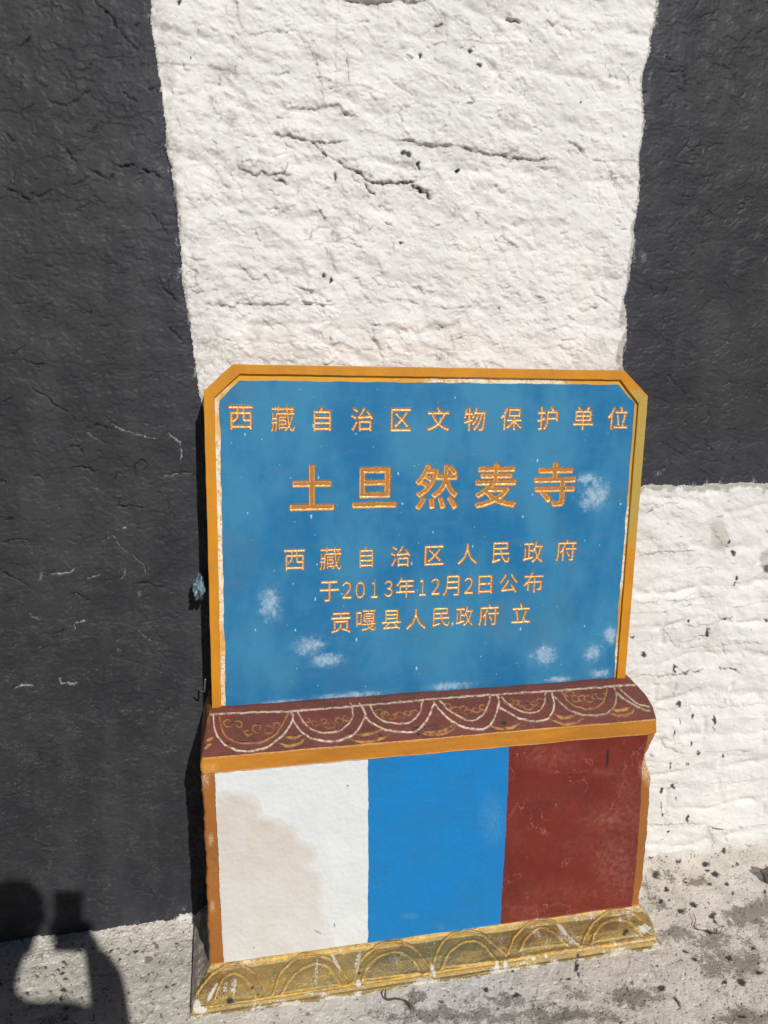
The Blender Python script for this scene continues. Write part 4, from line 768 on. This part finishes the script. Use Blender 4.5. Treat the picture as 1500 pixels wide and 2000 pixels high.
LINES = [
    ('西470.5,815.7,48,47 藏552.6,817.8,47,50 自629.7,818.7,35,47 治707.5,819,44,46 区783.7,820,40,45 文856.7,818.7,44,46 物927.7,819,43,46 保999.2,817.8,43,44 护1070,817,41,46 单1139.7,816.6,40,46 位1207.5,816.3,40,45', 0.013, 0.030),
    ('土609.8,952.7,88,89 旦732,952.4,87,79 然853.6,951,84,89 麦969.6,948.3,82,88 寺1084,946.3,82,87', 0.026, 0.040),
    ('西575.6,1093.8,41,41 藏646,1090.8,43,44 自715.8,1088,27,41 治782.4,1086.5,39,40 区848.5,1084.8,38,38 人913.6,1082.2,39,40 民978.7,1079.5,35,41 政1041.8,1078,39,42 府1106.3,1074.8,40,42', 0.009, 0.028),
    ('于643.5,1154.8,38,40 ２678,1152.7,19,33 ０704,1152.4,19.5,33 １731.6,1151.6,13,32 ３758.9,1149.9,17,32 年792.2,1147.7,37,40 １825.7,1147.5,13,32 ２851,1145.6,17.5,32 月881.8,1144,33,40 ２915.8,1143.7,18,32 日948,1141.8,27,36 公993.6,1139.2,36,37 布1041.8,1137.3,39,40', 0.009, 0.028),
    ('贡666,1216.6,39,40 嘎715.4,1212,39,40 县764.7,1210.7,38,39 人813,1209.2,39,40 民861.6,1205.5,35,37 政907.4,1203.8,35,38 府954.8,1200.9,40,41 立1018,1197.7,37,38', 0.008, 0.026)]
holes = []; blueV = []; blueQ = []; nb = 0; chars = []; margin = {}
for li, (txt, e, b) in enumerate(LINES):
    for tok in txt.split(' '):
        ch = tok[0]; cx, cy, pw, ph_ = [float(v) for v in tok[1:].split(',')]
        gx_, gz_, D, lo, hi = glyph_sdf(ch, 190 if li == 1 else 108)
        ee = e * (0.30 if ch in '藏嘎' else 1.0)
        c0 = at_y(cx, cy, YR); sx = (at_y(cx + pw / 2, cy, YR)[0] - at_y(cx - pw / 2, cy, YR)[0]) / (hi[0] - lo[0] + 2 * ee); sz = (at_y(cx, cy - ph_ / 2, YR)[2] - at_y(cx, cy + ph_ / 2, YR)[2]) / (hi[1] - lo[1] + 2 * ee)
        xx = (gx_ - (lo[0] + hi[0]) / 2) * sx + c0[0]; zz_ = (gz_ - (lo[1] + hi[1]) / 2) * sz + c0[2]
        cut = 0.0065 if li != 3 else 0.0032                # trim the raster to a narrow margin
        kx = (xx > xx[0] + 0) & (np.abs(xx - c0[0]) < (hi[0] - lo[0] + 2 * ee) / 2 * sx + cut); kz = np.abs(zz_ - c0[2]) < (hi[1] - lo[1] + 2 * ee) / 2 * sz + cut
        xx, zz_, D = xx[kx], zz_[kz], D[np.ix_(kz, kx)]
        X, Z = np.meshgrid(xx, zz_); d = (D + ee) * (sx + sz) / 2 + 0.00022 * fbm(X / 0.006, Z / 0.006, 3, 501)   # metres inside the cut
        dm = 0.0055 if li == 1 else 0.0034
        dep = dm * (1 - np.exp(-np.clip(d, 0, None) * 1.6 / dm)) * (1 + 0.15 * fbm(X / 0.012, Z / 0.012, 2, 511))
        rim = 0.0004 * np.exp(-(np.clip(-d, 0, None) / 0.0012) ** 2) * (d < 0)                                    # paint built up along the edge
        edge = np.zeros_like(d, bool); edge[0] = edge[-1] = True; edge[:, 0] = edge[:, -1] = True
        Pq = np.stack([X, np.where(edge, YR, YR + dep - rim), Z], -1); ny, nx = d.shape; idx = np.arange(ny * nx).reshape(ny, nx)
        q = np.stack([idx[:-1, :-1], idx[:-1, 1:], idx[1:, 1:], idx[1:, :-1]], -1); dc = (d[:-1, :-1] + d[1:, 1:] + d[1:, :-1] + d[:-1, 1:]) / 4
        gold = dc > (-0.0009 + 0.0008 * fbm(X[:-1, :-1] / 0.007, Z[:-1, :-1] / 0.007, 2, 521))                     # ochre strays a little over the edge
        V = Pq.reshape(-1, 3)
        f = q[~gold]; u_, inv = np.unique(f.ravel(), return_inverse=True); blueV.append(V[u_]); blueQ.append(inv.reshape(-1, 4) + nb); nb += len(u_)
        f = q[gold]; u_, inv = np.unique(f.ravel(), return_inverse=True); rm = np.zeros((V.shape[0], 3), np.float32); rm[:, 0] = sstep(0.0010, -0.0002, d).ravel(); chars.append((li, mesh_arrays('engraved_character', V[u_], inv.reshape(-1, 4), rm[u_])))
        holes.append([(xx[0], zz_[0]), (xx[-1], zz_[0]), (xx[-1], zz_[-1]), (xx[0], zz_[-1])])
SC_ = [(1160, 965, 62, 62), (1145, 935, 50, 24), (528, 1180, 42, 62), (605, 1262, 58, 36), (1062, 1280, 52, 46), (1158, 1275, 40, 34), (680, 1358, 130, 14), (560, 1372, 90, 12), (880, 1340, 90, 16), (1090, 1326, 60, 14), (1170, 1316, 50, 20), (640, 1290, 60, 26), (1190, 1240, 30, 40), (455, 1100, 26, 200), (620, 860, 40, 30)]
scw = []
for (px, py, rx, ry) in SC_:
    q = at_y(px, py, YR); scw.append((float(q[0]), float(q[2]), rx * 0.00122, ry * 0.00122))
scw[-2] = (*scw[-2][:2], scw[-2][2] * 0.6, scw[-2][3] * 0.8)
M_blue = mat_sign_blue(scw[:13])
face = poly_plate('blue_inscription_face', [blue] + holes, YR, YR, M_blue, stele)
pm_ = mesh_arrays('patches', np.concatenate(blueV), np.concatenate(blueQ)); bm = bmesh.new(); bm.from_mesh(face.data); bm.from_mesh(pm_); bm.to_mesh(face.data); bm.free(); bpy.data.meshes.remove(pm_)
tag(face, 'faded blue face carrying five engraved lines of gilded characters')
M_txt = mat_text_gold()
for li, me in chars:
    c = link_mesh(me, 'engraved_character', M_txt, face)
    if li == 1: tag(c, 'large gilded character of the temple name')
# pale paint drips stuck to the blue face
bm = bmesh.new()
for k in range(105):
    x = random.uniform(440, 1225); y = random.uniform(755, 1345); c0 = at_y(x, y, YR); s = random.uniform(0.5, 1.0) if k > 34 else random.uniform(1.2, 2.4)
    rx = 0.0011 * s; rz = rx * random.uniform(1.3, 2.6); q = [bm.verts.new((c0[0] + rx * math.cos(a) * random.uniform(.7, 1.2), YR - 0.0005, c0[2] + rz * math.sin(a) * random.uniform(.7, 1.2))) for a in np.linspace(0, 2 * math.pi, 9)[:-1]]
    c = bm.verts.new((c0[0], YR - 0.0011, c0[2])); base = [bm.verts.new((v.co.x, YR + 0.0004, v.co.z)) for v in q]
    for i in range(8):
        bm.faces.new((c, q[i], q[(i + 1) % 8])); bm.faces.new((q[i], base[i], base[(i + 1) % 8], q[(i + 1) % 8]))
me = bpy.data.meshes.new('paint_drips'); bm.to_mesh(me); bm.free()
tdr = NT('pale_drip_paint'); tdr.out(tdr.mix(tdr.noise(90), (0.33, 0.46, 0.56), (0.55, 0.63, 0.67)), 0.6, 0.2)
tag(link_mesh(me, 'paint_drips', tdr.m, face), 'pale drips of paint on the blue face', kind='stuff')

# ================================================================== SMALL THINGS
def tube(name, pts, radii, mat, parent=None, seg=8, flat=1.0, sub=5):
    p = [Vector(q) for q in pts]; ext = [p[0]] + p + [p[-1]]; path = []; rad = []
    for i in range(1, len(ext) - 2):
        for k in range(sub):
            t = k / sub; a, b, c, d = ext[i - 1], ext[i], ext[i + 1], ext[i + 2]
            path.append(0.5 * (2 * b + (c - a) * t + (2 * a - 5 * b + 4 * c - d) * t * t + (3 * b - a - 3 * c + d) * t ** 3)); rad.append(radii[i - 1] * (1 - t) + radii[i] * t)
    path.append(p[-1]); rad.append(radii[-1]); bm = bmesh.new(); prev = None
    for i, (q, r) in enumerate(zip(path, rad)):
        d = (path[min(i + 1, len(path) - 1)] - path[max(i - 1, 0)]).normalized(); u = d.cross(Vector((0, 0, 1)));
        u = (u if u.length > 0.1 else d.cross(Vector((1, 0, 0)))).normalized(); v = d.cross(u)
        ring = [bm.verts.new(q + (u * math.cos(2 * math.pi * k / seg) + v * flat * math.sin(2 * math.pi * k / seg)) * r * random.uniform(0.85, 1.15)) for k in range(seg)]
        if prev:
            for k in range(seg): bm.faces.new((prev[k], prev[(k + 1) % seg], ring[(k + 1) % seg], ring[k])).smooth = True
        else: bm.faces.new(ring[::-1])
        prev = ring
    bm.faces.new(prev); me = bpy.data.meshes.new(name); bm.to_mesh(me); bm.free(); return link_mesh(me, name, mat, parent)
def lump(name, loc, size, mat, seed, amp=0.25, freq=1.6, sub=4, parent=None):
    from mathutils import noise as mn
    bm = bmesh.new(); bmesh.ops.create_icosphere(bm, subdivisions=sub, radius=1)
    for v in bm.verts:
        n = v.co.normalized(); k = 1 + amp * mn.noise(n * freq + Vector((seed, 0, 0))) + amp * 0.5 * (0.5 - abs(mn.noise(n * freq * 2.7 + Vector((0, seed, 0)))))
        v.co = Vector((n.x * size[0], n.y * size[1], n.z * size[2])) * k
    for f in bm.faces: f.smooth = True
    me = bpy.data.meshes.new(name); bm.to_mesh(me); bm.free(); o = link_mesh(me, name, mat, parent); o.location = loc; return o
M_bark = mat_simple('dry_bark', (0.16, 0.10, 0.055), (0.085, 0.055, 0.035), wear=(0.40, 0.32, 0.22), wear_amt=0.5, rough=0.8)
q = [at_z(x, y, z) for x, y, z in [(754, 1932, 0.013), (752, 1943, 0.011), (757, 1953, 0.007), (772, 1951, 0.006), (790, 1954, 0.009), (803, 1963, 0.012), (808, 1974, 0.009)]]
tag(tube('dry_twig', q, [0.0008, 0.0022, 0.0026, 0.0022, 0.0030, 0.0028, 0.0008], M_bark, flat=0.55), 'curled brown strip of dry bark lying on the ground in front of the gilded base', 'twig')
q = [at_z(x, y, z) for x, y, z in [(1354, 1784, 0.012), (1359, 1797, 0.010), (1355, 1809, 0.007), (1366, 1816, 0.008), (1381, 1817, 0.010), (1395, 1822, 0.008), (1405, 1823, 0.009), (1411, 1811, 0.011)]]
tag(tube('thin_root', q, [0.0006, 0.0010, 0.0013, 0.0012, 0.0012, 0.0011, 0.0010, 0.0006], M_bark), 'thin dark bent twig on the ground to the right of the pedestal', 'twig')
M_stone = mat_simple('dark_stone', (0.20, 0.19, 0.175), (0.075, 0.07, 0.065), wear=(0.5, 0.48, 0.44), wear_amt=0.6, rough=0.85, bump=0.8)
q = at_z(1503, 1712, 0.016); tag(lump('loose_stone', (q[0], q[1], 0.020), (0.024, 0.020, 0.022), M_stone, 3.1, 0.3), 'rounded dark stone lying at the foot of the white wall, cut by the photo edge', 'stone')
M_rag = mat_simple('blue_grey_plastic', (0.045, 0.085, 0.125), (0.16, 0.24, 0.30), wear=(0.45, 0.55, 0.62), wear_amt=0.5, rough=0.3, spec=0.6, bump=0.9)
q = at_y(389, 1147, -0.050); tag(lump('crumpled_plastic_wad', (q[0], q[1], q[2]), (0.014, 0.030, 0.027), M_rag, 8.7, 0.55, 2.4), 'crumpled blue grey wad stuffed between the plaque and the wall', 'plastic scrap')
M_wire = mat_simple('dull_steel', (0.35, 0.35, 0.36), (0.22, 0.22, 0.23), wear=(0.7, 0.7, 0.7), wear_amt=0.4, rough=0.35, metal=0.8)
q = [at_y(x, y, d) for x, y, d in [(401, 1326, -0.088), (400, 1338, -0.088), (399, 1350, -0.084), (393, 1349, -0.080), (388, 1346, -0.074)]]
tag(tube('wire_hook', q, [0.0022, 0.0022, 0.002, 0.0018, 0.0018], M_wire), 'short bent steel wire sticking out beside the lower left corner of the plaque', 'wire')

# ---- the photographer, who stands behind the camera and throws the shadow at lower left
cx_ = Vector(R[:, 0]); cu_ = -Vector(R[:, 1]); cf_ = Vector(R[:, 2]); C0 = Vector(CAM)
def ph(x, y, z): return C0 + cx_ * x + cu_ * y - cf_ * z           # in the phone's own frame: right, up, back
phone = empty('mobile_phone', ph(-0.002, -0.14, 0.009)); tag(phone, 'dark mobile phone held upright in the photographer raised right hand', 'phone')
def slab_box(name, x0, x1, y0, y1, z0, z1, mat, bev, parent):
    bm = bmesh.new(); bmesh.ops.create_cube(bm, size=1)
    for v in bm.verts: v.co = Vector((x0 + (v.co.x + .5) * (x1 - x0), y0 + (v.co.y + .5) * (y1 - y0), z0 + (v.co.z + .5) * (z1 - z0)))
    bmesh.ops.bevel(bm, geom=[e for e in bm.edges], offset=bev, segments=3, profile=0.5, affect='EDGES')
    for v in bm.verts: v.co = ph(*v.co)
    bmesh.ops.recalc_face_normals(bm, faces=bm.faces)
    me = bpy.data.meshes.new(name); bm.to_mesh(me); bm.free(); return link_mesh(me, name, mat, parent)
M_dark = mat_simple('dark_glass', (0.02, 0.02, 0.022), (0.025, 0.025, 0.03), rough=0.2, wear=(0.05, 0.05, 0.05), bump=0.0)
slab_box('phone_body', -0.038, 0.035, -0.134, 0.024, 0.004, 0.012, M_dark, 0.003, phone)
slab_box('screen', -0.035, 0.032, -0.130, 0.020, 0.0121, 0.0125, mat_simple('screen_glass', (0.01, 0.01, 0.012), (0.012, 0.012, 0.014), rough=0.08, wear=(0.02, 0.02, 0.02), bump=0.0), 0.0001, phone)
def person():
    V = []; E = []; RAD = []
    def add(co, r, link=None):
        V.append(Vector(co)); RAD.append(r if isinstance(r, tuple) else (r, r)); i = len(V) - 1
        if link is not None: E.append((link, i))
        return i
    px0, py0 = -0.112, -2.25
    pel = add((px0, py0, 0.96), (.165, .115)); wa = add((px0, py0, 1.12), (.15, .11), pel); ch = add((px0, py0, 1.28), (.165, .12), wa)
    uc = add((px0, py0, 1.40), (.12, .095), ch); nk = add((px0, py0 + .012, 1.49), .050, uc); n2 = add((px0, py0 + .03, 1.545), (.056, .06), nk)
    jw = add((px0 + .024, py0 + .045, 1.60), (.066, .082), n2); hm = add((px0 + .024, py0 + .045, 1.66), (.078, .094), jw); ht = add((px0 + .024, py0 + .035, 1.72), (.060, .072), hm)
    add((px0 + .024, py0 + .150, 1.635), .012, jw)                                     # nose
    for s in (-1, 1): add((px0 + .024 + s * .085, py0 + .035, 1.635), (.010, .018), hm)   # ears
    # right arm raised to the phone
    sh = add((px0 + .175, py0 + .01, 1.400), .060, uc); el = add((.092, -2.03, 1.170), .052, sh); fb = add((.088, -2.0, 1.25), .047, el); fa = add((.086, -1.985, 1.322), .046, fb); wr = add((.058, -1.962, 1.372), .029, fa)
    pm = add(tuple(ph(.050, -.104, .020)), .022, wr)
    for k, (y, l) in enumerate([(-.072, 0), (-.090, .004), (-.108, .002), (-.132, -.006)]):   # fingers behind the phone, tips round its left edge
        r = .0092 - .0006 * k
        a_ = add(tuple(ph(.056, y, .010)), r * 1.15, pm); b_ = add(tuple(ph(.046, y + .002, -.006)), r, a_); c_ = add(tuple(ph(-.004, y + .005, -.008)), r, b_)
        d_ = add(tuple(ph(-.040 - l, y + .006, -.006)), r * .95, c_); add(tuple(ph(-.055 - l, y + .004, .004)), r * .85, d_)
    t1 = add(tuple(ph(.046, -.082, .024)), .011, pm); t2 = add(tuple(ph(.034, -.056, .026)), .0095, t1); add(tuple(ph(.018, -.036, .022)), .008, t2)
    # left arm hanging
    s2 = add((px0 - .175, py0, 1.405), .062, uc); e2 = add((px0 - .225, py0 - .02, 1.13), .046, s2); w2 = add((px0 - .215, py0 + .07, .885), .027, e2); p2 = add((px0 - .212, py0 + .09, .815), (.032, .018), w2)
    for k, (dy, l) in enumerate([(.036, .060), (.014, .072), (-.008, .066), (-.028, .050)]):
        a_ = add((px0 - .212, py0 + .09 + dy * .8, .775), .009, p2); b_ = add((px0 - .206, py0 + .095 + dy, .775 - l * .55), .0085, a_); add((px0 - .196, py0 + .098 + dy, .775 - l), .0075, b_)
    t1 = add((px0 - .200, py0 + .130, .825), .011, p2); add((px0 - .192, py0 + .145, .785), .009, t1)
    for s in (-1, 1):
        hp = add((px0 + s * .095, py0, .90), .098, pel); kn = add((px0 + s * .105, py0 + .03, .50), .060, hp); cf = add((px0 + s * .108, py0 - .005, .34), .055, kn)
        an = add((px0 + s * .11, py0 - .02, .09), .040, cf); hl = add((px0 + s * .112, py0 - .03, .045), .042, an); add((px0 + s * .13, py0 + .13, .036), (.044, .034), hl)
    me = bpy.data.meshes.new('person'); me.from_pydata(V, E, []); ob = bpy.data.objects.new('person_tmp', me); COL.objects.link(ob)
    md = ob.modifiers.new('skin', 'SKIN'); md.use_smooth_shade = True; md.branch_smoothing = 0.3
    for i, r in enumerate(RAD): me.skin_vertices[0].data[i].radius = r; me.skin_vertices[0].data[i].use_root = (i == 0)
    sb = ob.modifiers.new('sub', 'SUBSURF'); sb.levels = 2; sb.render_levels = 2
    m2 = bpy.data.meshes.new_from_object(ob.evaluated_get(bpy.context.evaluated_depsgraph_get())); bpy.data.objects.remove(ob)
    skin_ = mat_simple('skin', (0.42, 0.24, 0.16), (0.38, 0.21, 0.14), wear=(0.4, 0.2, 0.15), wear_amt=0.1, rough=0.5, bump=0.05)
    jac = mat_simple('dark_jacket_cloth', (0.03, 0.035, 0.05), (0.04, 0.045, 0.06), wear=(0.06, 0.06, 0.07), rough=0.85); tro = mat_simple('grey_trouser_cloth', (0.09, 0.09, 0.10), (0.07, 0.07, 0.08), wear=(0.12, 0.12, 0.12), rough=0.9)
    m2.materials.clear(); o = link_mesh(m2, 'person', skin_); m2.materials.append(jac); m2.materials.append(tro)
    for f in m2.polygons:
        c = f.center; hand = (c - ph(0, -.1, .01)).length < 0.10 or (c.x < px0 - .15 and c.z < .90)
        f.material_index = 0 if (c.z > 1.485 or hand) else (1 if c.z > .93 else 2); f.use_smooth = True
    tag(o, 'photographer in a dark jacket seen only as a shadow raising a phone at lower left', 'person')
    hair = lump('hair', (px0 + .024, py0 + .022, 1.685), (.090, .106, .088), mat_simple('black_hair', (0.012, 0.010, 0.009), (0.02, 0.016, 0.014), wear=(0.03, 0.03, 0.03), rough=0.6, bump=0.6), 2.2, 0.08, 5, 4)
    bm = bmesh.new(); bm.from_mesh(hair.data); bmesh.ops.delete(bm, geom=[v for v in bm.verts if v.co.y > .03 and v.co.z < .012 or v.co.z < -.07], context='VERTS'); bm.to_mesh(hair.data); bm.free(); hair.parent = o
    for s in (-1, 1):
        e = lump('eye', (px0 + .024 + s * .031, py0 + .124, 1.655), (.011, .009, .008), mat_simple('eye_white', (0.6, 0.6, 0.6), (0.55, 0.55, 0.55), rough=0.2, bump=0.0), 1.0, 0.0, 1, 2); e.parent = o
    mo = lump('mouth', (px0 + .024, py0 + .128, 1.588), (.022, .006, .006), mat_simple('lips', (0.35, 0.13, 0.11), (0.33, 0.12, 0.10), rough=0.45, bump=0.1), 1.0, 0.05, 2, 2); mo.parent = o
person()
